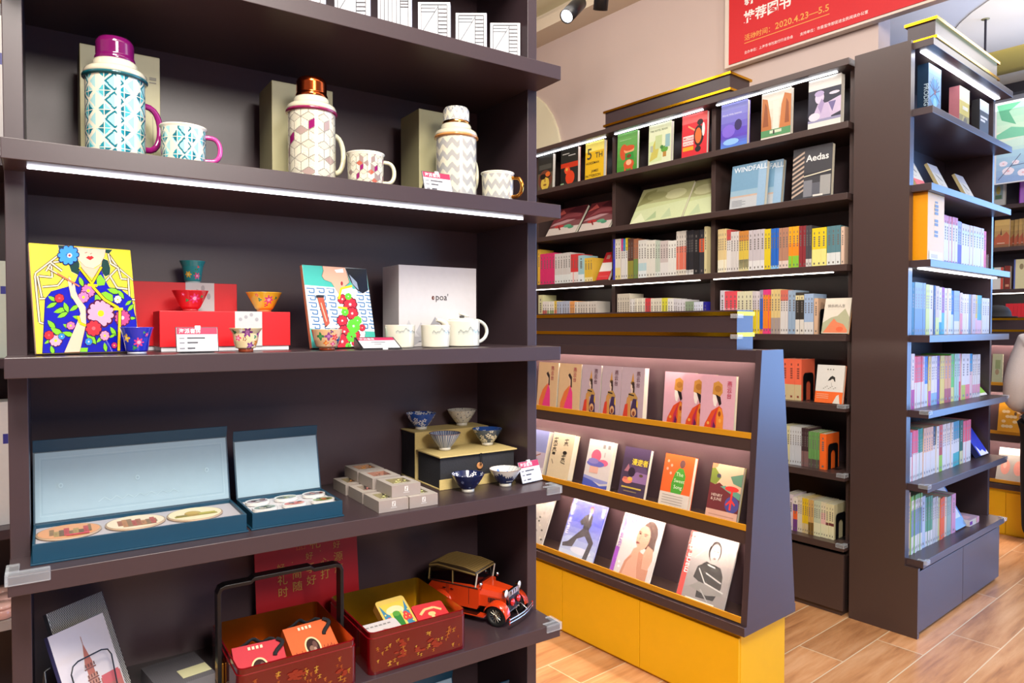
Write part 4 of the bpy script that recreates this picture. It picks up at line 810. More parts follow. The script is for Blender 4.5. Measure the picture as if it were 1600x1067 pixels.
# model car
def car():
    t = put('toy_car', 'orange-red vintage model car with a dark slatted roof', 'toy car', 1.018, .172, HE, -62); OR_ = '#cf3d16'; K = '#17140f'; GB = '#8a7444'
    W = .046
    m = MB(); m.prism([(-.135,.03),(.02,.03),(.026,.04),(.026,.087),(.0,.091),(-.12,.085),(-.14,.06)], -W, W, OR_, 'gloss', 'y')
    for y in (-W-.0004, W+.0004):
        s_ = 1 if y > 0 else -1
        for x in (-.075, -.07, -.005): m.add([(x,y,.04),(x+.0015,y,.04),(x+.0015,y,.082),(x,y,.082)], [(0,1,2,3)], '#4a160c')
        m.box(-.13, min(y,y+s_*.001), .083, .024, max(y,y+s_*.001), .0865, '#b9b4aa', 'brushed')
        for x in (-.084, -.06): m.box(x, min(y,y+s_*.004), .07, x+.009, max(y,y+s_*.004), .073, '#c8c2b4', 'metal')
    m.build('cabin', t, bevel=.003)
    m = MB(); prof = [(-1,.038),(-1,.068),(-.86,.082),(-.45,.089),(.45,.089),(.86,.082),(1,.068),(1,.038)]
    for k, (x0, w0, x1, w1) in enumerate(((.024,.042,.1,.03),)):
        a = [(x0, y*w0, z+.002) for y, z in prof]; b = [(x1, y*w1, .038+(z-.038)*.9) for y, z in prof]; n = len(prof)
        m.add(a+b, [(i,i+1,n+i+1,n+i) for i in range(n-1)]+[tuple(range(n))[::-1], tuple(range(n,2*n))], OR_, 'gloss')
    for s_ in (-1, 1):
        for q in range(8): m.box(.05+q*.0045, s_*.0375-.0022, .052, .0528+q*.0045, s_*.0375+.0022, .065, '#3a1a12')
    m.build('bonnet', t, bevel=.0015)
    m = MB(); m.box(.099, -.03, .03, .106, .03, .086, '#b8b6b0', 'metal'); m.box(.1055, -.026, .034, .107, .026, .07, '#24262e')
    for k in range(9): m.box(.1068, -.024+k*.0058, .036, .1078, -.0232+k*.0058, .068, '#8f98a8', 'metal')
    for k in (-1, 0, 1): m.box(.1068, k*.012-.004, .073, .108, k*.012+.004, .083, '#dfe6ee', 'metal')
    m.build('grille', t)
    rf = MB(); prof = [(-.132,.115),(-.125,.129),(-.1,.137),(-.02,.134),(.018,.127),(.02,.12),(-.11,.123)]
    rf.prism(prof, -W-.003, W+.003, '#3a2f22', 'plastic', 'y')
    for k in range(20): y = -W+k*.0047; rf.tube([(-.128,y,.128),(-.1,y,.1378),(-.02,y,.1348),(.018,y,.1278)], .0012, '#b89a5c' if k % 2 else '#7a6238', 'plastic', 5)
    rf.build('roof', t)
    m = MB()
    for y in (-W, W):
        for x0, x1, z0 in ((-.132,-.128,.085),(.016,.022,.087),(-.055,-.055,.086)): m.tube([(x0,y,z0),(x1,y,.123)], .0022, GB if x0 != .016 else '#c8c2b4', 'plastic', 6)
        m.tube([(-.128,y*1.04,.124),(-.1,y*1.04,.13),(.018,y*1.04,.121)], .003, GB, 'plastic', 6)
    m.tube([(.02,-W,.123),(.02,W,.123)], .002, GB, 'plastic', 6); m.build('window_frame', t)
    m = MB(); m.box(-.128, -W+.003, .086, .015, W-.003, .122, '#07060a', 'gloss'); m.build('window_glass', t)
    def wheel(x, y, z, nm='wheel'):
        m = MB(); m.M = Matrix.Translation((x,y,z)) @ Matrix.Rotation(pi/2, 4, 'X')
        m.lathe([(.017,-.007),(.024,-.0075),(.0275,-.005),(.028,0),(.0275,.005),(.024,.0075),(.017,.007),(.0165,0),(.017,-.007)], 40, '#141414', 'rubber'); wo = m.build(nm, t)
        for s_ in (-1, 1):
            h_ = MB(); h_.M = m.M
            h_.lathe([(0,s_*.0085),(.004,s_*.0075),(.005,s_*.004),(0,s_*.003)], 16, '#c9c0a8', 'metal')
            for k in range(12):
                a = 2*pi*k/12; h_.tube([(.004*cos(a),.004*sin(a),s_*.005),(.0165*cos(a),.0165*sin(a),s_*.005)], .0011, '#cfc8b4', 'brushed', 5)
            if s_*y <= 0 or nm != 'wheel' or True: h_.build('spokes', wo)
    for x in (-.09, .083):
        for y in (-.052, .052): wheel(x, y, .028)
    wheel(-.146, 0, .07, 'spare_wheel')
    for s_ in (-1, 1):
        m = MB()
        def arch(xc, a0, a1):
            P = [(xc+.034*cos(a), .03+.034*sin(a)) for a in [a0+(a1-a0)*k/12 for k in range(13)]]
            v = [(x, s_*.04, z) for x, z in P]+[(x, s_*.062, z-.002) for x, z in P]+[(x, s_*.064, z-.008) for x, z in P]
            m.add(v, [(k,k+1,13+k+1,13+k) for k in range(12)]+[(13+k,13+k+1,26+k+1,26+k) for k in range(12)], OR_, 'gloss', True)
        arch(.083, .0, 2.75); arch(-.09, .35, 3.0)
        m.box(-.058, min(s_*.042,s_*.062), .019, .05, max(s_*.042,s_*.062), .023, OR_, 'gloss'); m.box(-.055, min(s_*.045,s_*.0625), .0228, .03, max(s_*.045,s_*.0625), .0245, '#6a5648', 'brushed'); m.build('fender', t)
        m = MB(); m.M = Matrix.Translation((.103,s_*.036,.083)) @ Matrix.Rotation(pi/2, 4, 'Y'); m.lathe([(0,-.012),(.006,-.009),(.0095,-.001),(.0105,0)], 24, '#b49a52', 'metal'); m.lathe([(.0095,0),(.006,.002),(0,.0028)], 24, '#e4e6e8', 'gloss'); m.build('headlamp', t)
        m = MB(); m.M = Matrix.Translation((.112,s_*.016,.055)) @ Matrix.Rotation(pi/2, 4, 'Y'); m.lathe([(0,-.006),(.008,-.004),(.01,.0),(.007,.003),(0,.004)], 22, '#c01818', 'gloss'); m.build('fog_lamp', t)
        m = MB(); m.M = Matrix.Translation((.034,s_*.045,.097)) @ Matrix.Rotation(pi/2, 4, 'Y'); m.lathe([(0,-.006),(.005,-.004),(.007,0),(0,.002)], 18, '#d8d8d8', 'metal'); m.build('side_lamp', t)
    m = MB()
    for z in (.022, .03): m.tube([(.128,-.066,z),(.134,-.03,z),(.136,0,z),(.134,.03,z),(.128,.066,z)], .0019, '#c8c8c8', 'metal', 6)
    for y in (-.064, .064): m.tube([(.128,y,.018),(.128,y,.034)], .002, '#c22a18', 'gloss', 6)
    for y in (-.025, .025): m.tube([(.1,y,.03),(.118,y*.6,.045),(.134,y,.026)], .0016, '#cfcfcf', 'metal', 6)
    m.build('bumper', t)
    m = MB(); m.add([(.018,-.042,.089),(.018,.042,.089),(.012,.042,.126),(.012,-.042,.126)], [(0,1,2,3)], '#101014', 'film'); m.build('windscreen', t)
car()
# notebooks on a wire easel, grey patterned box
def notebook(label, s, d, yaw, lean, w, h, items, bgc, edge):
    t = put('notebook', label, 'notebook', s, d, HE+.0104*sin(radians(lean)), yaw, 'notebooks on the wire easel', rx=-radians(lean))
    MB().box(.001, .001, .001, w-.001, .009, h-.001, '#cfcac4').build('page_block', t)
    m = MB(); m.box(0, 0, 0, w, .0012, h, edge, f=bgc); m.box(0, .009, 0, w, .0102, h, edge); m.box(0, .0012, 0, .0012, .009, h, edge)
    m.art((0,-.0001,0), X3, Z3, items, w, h); m.build('cover', t)
chk = [('#2a2a2a', R(x/36+(y % 2)/72, y/48, x/36+(y % 2)/72+1/72, (y+1)/48)) for y in range(48) for x in range(36) if x/36+(y % 2)/72+1/72 <= 1]
TW = '#a8604a'; p = [('#c9c4ca', R(.0,.0,1,.33)), ('#b0655a', R(.62,.1,.98,.44)), ('#c05a5a', R(.64,.36,.96,.46)), ('#d9b0a8', R(.66,.2,.74,.34)), ('#b9a09c', R(.06,.1,.36,.4)), ('#a8908c', [(.06,.4),(.2,.47),(.36,.42)])]
for x, y in ((.1,.4),(.2,.44),(.3,.38),(.14,.3),(.28,.26),(.2,.34)): p += [('#c0504c', EL(x,y,.045,.03,10))]
for x in (.1,.2,.3): p += [('#3a3a44', LN(x-.06,.22,x+.06,.36,.012)), ('#3a3a44', LN(x-.06,.36,x+.06,.22,.012))]
p += [('#b07a5e', R(.34,.0,.66,.2)), ('#a86a50', R(.38,.2,.62,.36)), ('#b5806a', R(.42,.36,.58,.52)), (TW, R(.44,.52,.56,.62)), (TW, [(.43,.62),(.57,.62),(.505,.8),(.495,.8)]), (TW, LN(.5,.78,.5,.88,.008))]
for y in (.08,.16,.25,.31,.41,.47,.57): p += [('#7a4a3a', R(.4,y,.6,y+.012))]+[('#6a4034', R(.42+.05*k,y+.02,.44+.05*k,y+.05)) for k in range(4)]
notebook('notebook with a black and white checked cover, behind on the easel', .108, .112, 38, 23, .122, .232, chk, '#d8d4cf', '#3a3a44')
notebook('notebook with a red-brown clock tower drawing, front of the easel', .103, .066, 38, 23, .118, .205, p, '#cfc5c3', '#3a3a6a')
t = put('book_easel', 'thin black wire easel holding the two notebooks', 'easel', .092, .044, HE, 38)
m = MB(); a = .0016
m.tube([(.02,-.028,.002),(.0,-.028,.002),(-.03,.03,.002)], a, K1 := '#1a1a1c', 'plastic', 6)
m.tube([(.03,-.004,.004),(.024,.035,.13),(.03,.038,.142),(.042,.04,.146),(.092,.04,.146),(.104,.038,.142),(.11,.035,.13),(.104,-.004,.004)], .0014, K1, 'plastic', 6) ; m.build('front_loop', t)
m = MB(); m.tube([(-.022,.02,.003),(-.012,.055,.15),(-.002,.055,.152)], .0017, K1, 'plastic', 6); m.tube([(-.002,.09,.003),(-.012,.055,.15)], .0017, K1, 'plastic', 6); m.build('back_prop', t)
t = put('gift_box', 'low grey checked box with a pale label beside the handled tin', 'box', .242, .13, HE, 10)
m = MB(); m.box(0, 0, 0, .11, .13, .035, '#77757a', 'card')
m.art((0,0,.035), X3, Y3, [('#5a585e', R(x/30+(y % 2)/60, y/34, x/30+(y % 2)/60+1/60, (y+1)/34)) for y in range(34) for x in range(30)], .11, .13, 'card', step=.00002); m.build('carton', t)
m = MB(); m.box(.05, .02, .0357, .108, .06, .0368, '#d8d6a8', 'card'); m.build('label', t)
# lowest shelf in view
teal_box('open teal box on the lowest shelf in view', .765, .03, HF, .19, .138, .034, .155, '#cfcdd0', False)
teal_box('second open teal box on the lowest shelf, at its right end', .962, .0, HF, .125, .1, .03, .125, '#cfcdd0', False)
# ================================================================== books
WY, TX = 3.612, -1.359            # front planes of the spines: long bookcase, end bookcase
PAGE = '#d9d3bf'
def spine_mesh(name, t, h, dep, bands, marks, side=None, checker=False):
    m = MB(); b = .0009
    m.box(b, .002, .0015, t-b, dep-.0015, h-.0015, PAGE)
    z0 = 0
    for fr, c in bands:
        z1 = h*fr
        m.add([(0,0,z0),(t,0,z0),(t,0,z1),(0,0,z1)], [(0,1,2,3)], c); z0 = z1
    sc = side or bands[-1][1]
    m.box(0, 0.0001, 0, b, dep, h, sc); m.box(t-b, 0.0001, 0, t, dep, h, sc)
    m.add([(0,.0021,0),(t,.0021,0),(t,.0021,h),(0,.0021,h),(0,0,h),(t,0,h)], [(3,2,5,4)], sc)
    if marks:
        it = []
        for q, (a, e, wd) in enumerate(((.52,.8,.34),(.84,.92,.2),(.06,.13,.3))):
            n = max(1, int((e-a)/.05))
            for k in range(n): it.append((marks, R(.5-wd/2, a+(e-a)*k/n, .5+wd/2, a+(e-a)*(k+.7)/n)))
        m.art((0,0,0), X3, Z3, it, t, h)
    if checker:
        m.art((0,0,0), X3, Z3, [('#2a2a26', R(x*.25+(y % 2)*.125, .1+y*.02, x*.25+(y % 2)*.125+.125, .12+y*.02)) for y in range(10) for x in range(4)], t, h, n0=2)
    return m.build(name)
LEV = {2.175: 'second', 1.814: 'third', 1.455: 'fourth', 1.093: 'fifth', .738: 'sixth', .375: 'lowest'}
PYW = {2.535: 200, 2.175: 300, 1.814: 430, 1.455: 500, 1.093: 620, .738: 730, .375: 842}; PYT = {2.535: 170, 2.175: 300, 1.814: 412, 1.455: 524, 1.093: 635, .738: 742, .375: 850}
def run(unit, z, px0, px1, ytop, n, bands, desc, marks='#6a6460', dep=.145, bay='', kind='paperback', checker=False, tilt=0):
    if isinstance(bands, str): bands = [(1, bands)]
    if unit == 'W':
        py = PYW[z]; a = at_y(px0, py, WY).x; e = at_y(px1, py, WY).x; h = at_y((px0+px1)/2, ytop, WY).z-z; rz = 0
        nm = 'book'; lab = '%s %s, %s bay of the long bookcase, %s shelf' % (desc, kind, bay, LEV[z])
    else:
        py = PYT[z]; a = at_x(px0, py, TX).y; e = at_x(px1, py, TX).y; h = at_x((px0+px1)/2, ytop, TX).z-z; rz = pi/2
        nm = 'workbook'; lab = '%s %s on the %s shelf of the end bookcase' % (desc, kind, LEV[z])
    pitch = (e-a)/n; t = pitch-.0006
    o = spine_mesh(nm, t, h, dep, bands, marks, None, checker)
    for k in range(n):
        b = o if k == 0 else o.copy()
        if k: COL.objects.link(b)
        j = random.uniform(-.003, .003)
        b.location = (a+pitch*k, WY+j, z+.0004) if unit == 'W' else (TX+j, a+pitch*k, z+.0004)
        b.rotation_euler = (0, 0, rz)
        tag(b, lab, 'book', ('run of %s books, %s shelf' % (desc, LEV[z])) if n > 1 else None)
    return o
random.seed(11)
W_ = '#d8d5d0'
B1, B2, B3 = 'left', 'middle', 'right'
for r in ((840,844,390,1,'#e0b440','tall yellow',B1),(844,867,396,5,'#d8306c','hot pink',B1),(867,892,395.5,6,[(.3,'#dfe4e2'),(1,'#cfcac6')],'pale grey',B1),(892,904,397,3,[(.38,'#e6e0dc'),(1,'#d03a3c')],'red and white',B1),(904,913,399,1,[(.3,'#e6ecec'),(1,'#9fc6cc')],'pale teal',B1),(913,926,403,3,[(.2,'#efdca0'),(1,'#e0b63c')],'golden yellow',B1),
          (958,961.5,374,1,'#2e3ac4','violet-blue',B2),(961.5,970,373.5,2,[(.3,'#e0cf8a'),(1,'#dbd5c6')],'cream with a yellow foot',B2),(970.5,974,373,1,[(.7,'#dcd8d2'),(1,'#d2408a')],'white with a pink top',B2),(974,977.5,373,1,[(.7,'#dcd8d2'),(1,'#2f8ac4')],'white with a sky-blue top',B2),(977.5,981,372,1,[(.7,'#dcd8d2'),(1,'#e0c82a')],'white with a yellow top',B2),
          (981,990,372.5,2,[(.45,'#8f8a3a'),(1,'#5a3a30')],'dark brown and olive',B2),(990,997,373,2,[(.5,'#6f8a4a'),(1,'#a4684a')],'rust and green',B2),(997,1010,375,3,[(.2,'#dfe6e6'),(.4,'#b4d0d4'),(1,'#dad8d0')],'white with a pale aqua patch',B2),(1010,1024,375.5,3,'#dddace','ivory',B2),(1024,1031,376,2,[(.15,'#d8dcd6'),(1,'#b9c4b4')],'grey-green',B2),(1031,1044,376,3,[(.4,'#dedad6'),(1,'#c9bcb8')],'mauve-lined white',B2),(1044,1057,376,3,'#e2e0d8','plain white',B2),
          (1057,1072,361,4,[(.14,'#d8d0c0'),(.66,'#d8705a'),(1,'#cfc8be')],'tall cream with a salmon band',B2),(1072,1084,360,4,[(.12,'#d8d6d2'),(1,'#26242a')],'tall black white-lettered',B2),(1084,1092,360,1,'#1c1a1e','thick black',B2),(1092,1100,359,1,[(.5,'#2e2e34'),(.8,'#c8502e'),(1,'#26262c')],'thick black and orange',B2),(1100.3,1104.5,354,1,'#cfc494','cream-edged tall',B2),
          (1121,1135,358,4,[(.3,'#eae4cc'),(1,'#dcc48e')],'sand-coloured',B3),(1135,1142,359,2,[(.75,'#e0dcd8'),(1,'#c84a4a')],'white with a red title',B3),(1142,1154,362,3,'#d2ccc8','light grey',B3),(1154,1170,361,4,[(.3,'#d8cf9a'),(.75,'#d8bc48'),(1,'#c8843a')],'yellow with a checked foot',B3),(1170,1194,359,4,[(.25,'#dedcda'),(1,'#c4bcc0')],'lilac-grey',B3),(1194,1204,358,2,'#dcc41e','strong yellow',B3),(1204,1217,357,3,[(.1,'#8ac4f0'),(1,'#2266c4')],'bright blue',B3),(1217,1232,356,3,[(.2,'#dcc8bc'),(1,'#b08068')],'brown-pink',B3),(1232,1248,354,3,[(.3,'#86c238'),(.6,'#ee8c1c'),(1,'#eaa81c')],'orange with a green foot',B3),(1248,1259,353,2,'#8c2a32','dark red speckled',B3),(1259,1268,352.5,2,[(.2,'#c8c4c0'),(1,'#46444a')],'charcoal',B3),(1268,1291,356,3,[(.45,'#e8e088'),(1,'#e0c81c')],'lemon fading to cream',B3),(1291,1313,353,3,[(.33,'#d8dcda'),(1,'#56808a')],'slate teal with a white foot',B3),(1313.3,1318.5,354,1,'#d8baa4','pink-beige end',B3)):
    run('W', 1.814, r[0], r[1], r[2], r[3], r[4], r[5], bay=r[6], checker='checked' in r[5])
for r in ((841.5,848,461,1,'#cfcc9e','tall pale green',B1),(848,855,471,2,[(.7,'#c8605a'),(1,'#dcd6d2')],'white and red',B1),(855,866,471,3,[(.7,'#98b078'),(1,'#dcd8d0')],'white and green',B1),(866,870,470,1,[(.7,'#e0703a'),(1,'#d8b84a')],'orange and yellow',B1),(870,890,470.5,5,[(.4,'#8f9cc0'),(1,'#a8b0c4')],'blue-grey',B1),(890,898,470.5,2,'#e09a58','light orange',B1),(898,932,471,8,[(.3,'#dedad6'),(1,'#cbc3ba')],'off-white',B1),
          (964,984,459,5,[(.3,'#dcd8d0'),(1,'#cbc2b2')],'tall cream',B2),(984.5,992,467,2,[(.3,'#4a6ab0'),(1,'#d4d0cc')],'white with a blue foot',B2),(992,1008,466,4,[(.6,'#b8d2d0'),(1,'#d8d2c2')],'cream and pale teal',B2),(1008,1017,466,2,[(.3,'#dcd8d4'),(1,'#cc3a42')],'red-topped',B2),(1017,1034,466,4,'#d6cfbe','buff',B2),(1034,1043,465.5,2,'#d2cc3c','lime yellow',B2),(1043,1052,466,2,'#dddad6','clean white',B2),(1052,1059,467,2,[(.5,'#9088a8'),(1,'#d0ccd0')],'lilac-footed',B2),(1059,1071,468,3,'#d0cdd2','cool white',B2),(1071,1084,471,3,'#84967c','sage green',B2),(1084,1098,471.5,4,[(.3,'#d4d6e0'),(1,'#cdd2e2')],'bluish white',B2),(1098.5,1104.5,471.5,1,'#1c168c','thick navy',B2),
          (1125,1132,454,1,'#cfc8d4','lilac',B3),(1132,1152,455,3,[(.6,'#e8909a'),(1,'#e04a58')],'coral pink',B3),(1152,1175,455,4,[(.4,'#d2d48c'),(1,'#d4d0b0')],'pale olive',B3),(1175,1187,455,3,[(.56,'#dcc41c'),(1,'#cdc4c8')],'grey with a yellow lower half',B3),(1187,1192,453,1,[(.1,'#e8843a'),(.8,'#1e5cc4'),(1,'#9a90a8')],'royal blue',B3),(1192,1205,452.5,3,[(.12,'#e0407c'),(.88,'#ec8420'),(1,'#dc3c84')],'orange with magenta ends',B3),(1205,1219,452,3,[(.36,'#a09290'),(1,'#d8c082')],'tan and taupe',B3),(1219,1231,453,3,[(.75,'#d4cfcc'),(1,'#cc6a5a')],'white red-titled',B3),(1231,1243,453.5,2,'#92a8c0','dusty blue',B3),(1243,1256,457,2,[(.35,'#d8d2c8'),(.82,'#2e2a24'),(.93,'#d8cc9a'),(1,'#3a342c')],'black and cream',B3),(1256,1271,459,3,[(.3,'#d6d4d2'),(1,'#9cb4d4')],'light blue',B3),(1271.5,1278,466,1,'#d2ae90','peach-edged',B3)):
    run('W', 1.455, r[0], r[1], r[2], r[3], r[4], r[5], bay=r[6])
run('W', 1.093, 1221, 1252, 561, 3, [(.38,'#c8b488'),(1,'#ea6848')], 'coral and straw', bay=B3, kind='thick volume', marks='#8a4034')
for r in ((1219,1234,665,3,'#d6cf9c','cream yellow'),(1234,1252,667,5,[(.6,'#bfc2c8'),(1,'#c8cacc')],'silver-grey'),(1252,1263,669,3,[(.4,'#7a5a58'),(1,'#402a2e')],'dark brown'),(1263,1281,675,4,[(.24,'#584a46'),(1,'#649452')],'green with a brown foot'),(1281,1291,678,1,'#ea641e','orange')):
    run('W', .738, *r[:6], bay=B3)
for r in ((1226,1239,772,2,'#cfc0c8','lilac-white'),(1239,1246,777,1,[(.35,'#6a3a7a'),(.6,'#e0602a'),(.8,'#5a3a80'),(1,'#d8d0c4')],'purple and orange'),(1246,1253,776,2,'#cfc4ae','putty'),(1253,1263,779,3,[(.28,'#cbb68a'),(1,'#d8b41c')],'mustard'),(1263,1271,781,2,[(.35,'#6a5020'),(1,'#c09a5a')],'gold and brown'),(1271,1282,783,3,[(.38,'#d8d6b0'),(1,'#b8c0a4')],'grey-green and cream'),(1282,1290,785,2,[(.38,'#d8d4b0'),(.7,'#dab0a8'),(1,'#d2c8a8')],'blush and cream'),(1290,1303,788,3,[(.38,'#d8d4ae'),(.46,'#6a3434'),(1,'#d0c89e')],'cream with a maroon band')):
    run('W', .375, *r[:6], bay=B3)
# end bookcase
for r in ((1474,1495,338,5,[(.1,'#b8a0d8'),(.85,'#dcd6da'),(1,'#d88aa4')],'white with a pink head'),(1495,1502,346,2,[(.5,'#5a40b0'),(1,'#9aa4dc')],'violet'),(1502,1536,353,8,[(.75,'#dddada'),(.85,'#c8d2d2'),(1,'#d8cccc')],'plain white'),(1536,1541,361,1,'#dc4a70','rose red')): run('T', 1.814, *r[:6], kind='workbook')
for r in ((1425,1429,441,1,'#2f6e90','dark teal'),(1429,1446,441.5,4,[(.5,'#6f90ba'),(1,'#86a2c4')],'blue mottled'),(1446,1452,444.5,2,'#c8d478','lime'),(1452,1458,445.5,1,'#d4d2d4','white'),(1458,1460.5,446,1,'#3a5890','thin dark blue'),(1460.5,1466,447,1,[(.35,'#ccd880'),(1,'#c6b8a8')],'taupe and lime'),(1466,1471,449,1,[(.26,'#2f90b0'),(1,'#d4d2d0')],'white with a teal foot'),(1471,1476,449,1,[(.46,'#52a8c0'),(1,'#98489a')],'purple and teal'),(1476,1485,450.5,2,'#d8d6d6','pearl white'),(1485,1490,454,1,[(.45,'#c4d6e6'),(1,'#2470d0')],'vivid blue'),(1490,1499,454.5,3,[(.3,'#d6d4ca'),(1,'#92acd6')],'periwinkle'),(1499,1503,457.5,1,[(.5,'#d88690'),(1,'#d0c0c0')],'dusty rose'),(1503,1513,459.5,3,'#dedad8','chalk white'),(1513,1518,460,1,'#8a98b0','steel blue'),(1518,1523,460.5,1,'#c4b8cc','pale lilac'),(1523,1527,461,1,[(.4,'#d8a8b0'),(1,'#d4b848')],'yellow and pink'),(1527,1534,461.5,2,[(.35,'#d8b0c0'),(1,'#56a8b8')],'turquoise and pink'),(1534,1545,466,3,'#d0d2d8','cool white')): run('T', 1.455, *r[:6], kind='workbook', marks='#8a8a94')
for r in ((1423,1428,553,1,[(.35,'#a83488'),(1,'#d4ccd8')],'white with a magenta foot'),(1428,1442,557,5,[(.5,'#d0d0d2'),(1,'#d85870')],'white with a red head'),(1442,1445,557,1,'#c8bcd4','thin lilac'),(1445,1450,557,1,[(.45,'#cad2de'),(1,'#2470d0')],'blue and white'),(1450,1454,557,1,[(.3,'#b83898'),(1,'#d8c062')],'yellow and magenta'),(1454,1464,556.5,3,[(.25,'#84acd0'),(1,'#d8d4d6')],'white with a light-blue foot'),(1464,1468,556,1,'#7044a8','purple'),(1468,1475,556,2,'#d4c252','soft yellow'),(1475,1485,556,2,[(.3,'#a84a54'),(1,'#d09868')],'tan and maroon'),(1485,1490,553.5,1,[(.3,'#d4d478'),(1,'#60c052')],'grass green'),(1490,1497,553,2,'#a0c4bc','mint'),(1497,1501,553,1,[(.4,'#d02454'),(1,'#dca8c4')],'pink and crimson'),(1501,1507,553,1,[(.32,'#b4c048'),(1,'#d4d4d6')],'white with a green foot'),(1507,1514,553,1,[(.32,'#e07888'),(1,'#d6d4d8')],'white with a coral foot'),(1514,1519,553,1,[(.6,'#d8b8c0'),(1,'#2490c8')],'azure and pink'),(1519,1531,554,4,[(.1,'#d4d2d6'),(.3,'#d090a8'),(1,'#cfd0d4')],'white with a pink stripe')): run('T', 1.093, *r[:6], kind='workbook', marks='#8a8a94')
for r in ((1421.7,1424.5,676,1,[(.5,'#d4d4d8'),(1,'#8890c0')],'blue and white'),(1424.8,1433,673,3,[(.55,'#d2d2d4'),(1,'#d8587e')],'rose-topped white'),(1433,1442,670,3,[(.52,'#d2d2d4'),(1,'#2a907a')],'green-topped white'),(1442,1457,668,4,[(.5,'#d4d2d4'),(1,'#e0b496')],'peach-topped white'),(1457,1462,667,1,[(.6,'#d2d2d6'),(1,'#343e58')],'navy-topped white'),(1462,1466,666,1,'#d8d6d2','plain pale'),(1466,1471,664,1,[(.35,'#90c034'),(.65,'#a84434'),(1,'#d04c34')],'red over green'),(1471,1488,662,5,[(.6,'#d6d4d8'),(1,'#dcd2c8')],'ivory-topped white'),(1488,1499,658.5,3,[(.3,'#42a8b0'),(.6,'#ccd0d4'),(1,'#4292b0')],'teal and white banded'),(1499,1504,657.5,1,[(.3,'#c8ca98'),(1,'#246048')],'bottle green'),(1504,1516,657,3,[(.5,'#d6d4d6'),(1,'#e05872')],'coral-topped white')): run('T', .738, *r[:6], kind='workbook', marks='#8a8a94')
for r in ((1419.5,1423,770,1,'#c4ae92','thick tan'),(1423,1440,773,6,[(.3,'#d2d4d8'),(.75,'#7890b8'),(.92,'#d6d8dc'),(1,'#74b868')],'blue, white and green banded'),(1440,1446,776,1,'#b0c4dc','powder blue'),(1446,1456,776,3,[(.3,'#d2d4d8'),(1,'#58987e')],'green with a white foot'),(1456,1464,777,3,'#bcc0c4','silver'),(1464,1468,778,1,'#b8b880','olive'),(1468,1476,778,2,'#e6622e','bright orange'),(1476,1479,777,1,'#d8c4b8','thin cream'),(1479,1486,776,2,'#92b0ac','grey-teal'),(1486,1492,772,1,'#cf96bc','orchid pink')): run('T', .375, *r[:6], kind='workbook', marks='#8a8a94')

# ---- books shown face out
def face_book(label, x, y, z, w, h, t, lean, art, cover, spine=None, rz=0, texts=(), mat='card', group=None, cat='book', nm='book', page=PAGE):
    o = thing(nm, label, cat, (x, y, z+.0006+t*sin(radians(lean))), rz, group, rx=-radians(lean))
    tag(MB().box(.002, .0012, .002, w-.002, t-.0012, h-.002, page).build('page_block', o), 'pale page edges')
    m = MB(); sp_ = spine or cover
    m.box(0, 0, 0, w, .0012, h, sp_, mat, f=cover); m.box(0, t-.0012, 0, w, t, h, sp_, mat); m.box(0, .0012, 0, .0012, t-.0012, h, sp_, mat)
    m.art((0,-.0001,0), X3, Z3, art, w, h, mat)
    for s, u, v, size, c, al, *b in texts: m.text(s, (u*w,-.0001,v*h), X3, Z3, size, c, mat, al, .0019, b[0] if b else 0)
    m.build('cover', o); return o
def wx(px, py, y): return at_y(px, py, y).x
def wall_face(label, pl, pr, ytop, z, t, lean, art, cover, texts=(), y=3.605, spine=None, page='#dedad0', hmax=None, group=None):
    x0, x1 = wx(pl, PYW[z], y), wx(pr, PYW[z], y); dz = at_y((pl+pr)/2, ytop, y+.0).z-z
    return face_book(label, x0, y, z, x1-x0, min(dz, hmax or 9)/max(.6, cos(radians(lean))), t, lean, art, cover, spine, 0, texts, page=page, group=group)
def grad(c0, c1, n=8, y0=0, y1=1):
    a, b = lin(c0), lin(c1); return [(tuple(a[i]+(b[i]-a[i])*(k+.5)/n for i in range(3)), R(0, y0+(y1-y0)*k/n, 1, y0+(y1-y0)*(k+1)/n)) for k in range(n)]
ZT = 2.535; HM = .27
G0 = 'paperbacks faced out on the top shelf'
wall_face('face-out book with a masked golden face, leftmost on the top shelf', 840, 863, 236, ZT, .028, 2, [('#2a2a26', R(0,.5,1,1)), ('#4a4a44', R(.08,.6,.9,.74)), ('#6a3a2a', EL(.5,.3,.46,.28,20)), ('#d8b84a', EL(.5,.2,.28,.2,16)), ('#1a1410', EL(.35,.4,.2,.08,12)), ('#1a1410', EL(.7,.42,.18,.08,12)), ('#d86a2a', EL(.68,.45,.16,.07,12)), ('#8a5a2a', EL(.5,.16,.12,.03,8)), ('#8a5a2a', LN(.5,.36,.5,.24,.05))], '#5a5040', hmax=HM, group=G0)
wall_face('face-out black book with a red bloom, second on the top shelf', 876, 903, 226, ZT, .026, 1, [('#c03418', R(0,.48,1,.62)), ('#1a1a18', R(0,0,.28,.5))]+[('#e0502a', p) for p in PET(.38,.42,.17,6,.9,0,.6)]+[('#d8b04a', EL(.36,.44,.06,.04)), ('#d8401e', EL(.55,.21,.26,.19,16)), ('#8fae88', R(0,0,.2,.08)), ('#cfcfca', R(.1,.86,.5,.88)), ('#cfcfca', R(.45,.8,.85,.82))], '#242622', spine='#c8503a', hmax=HM, group=G0)
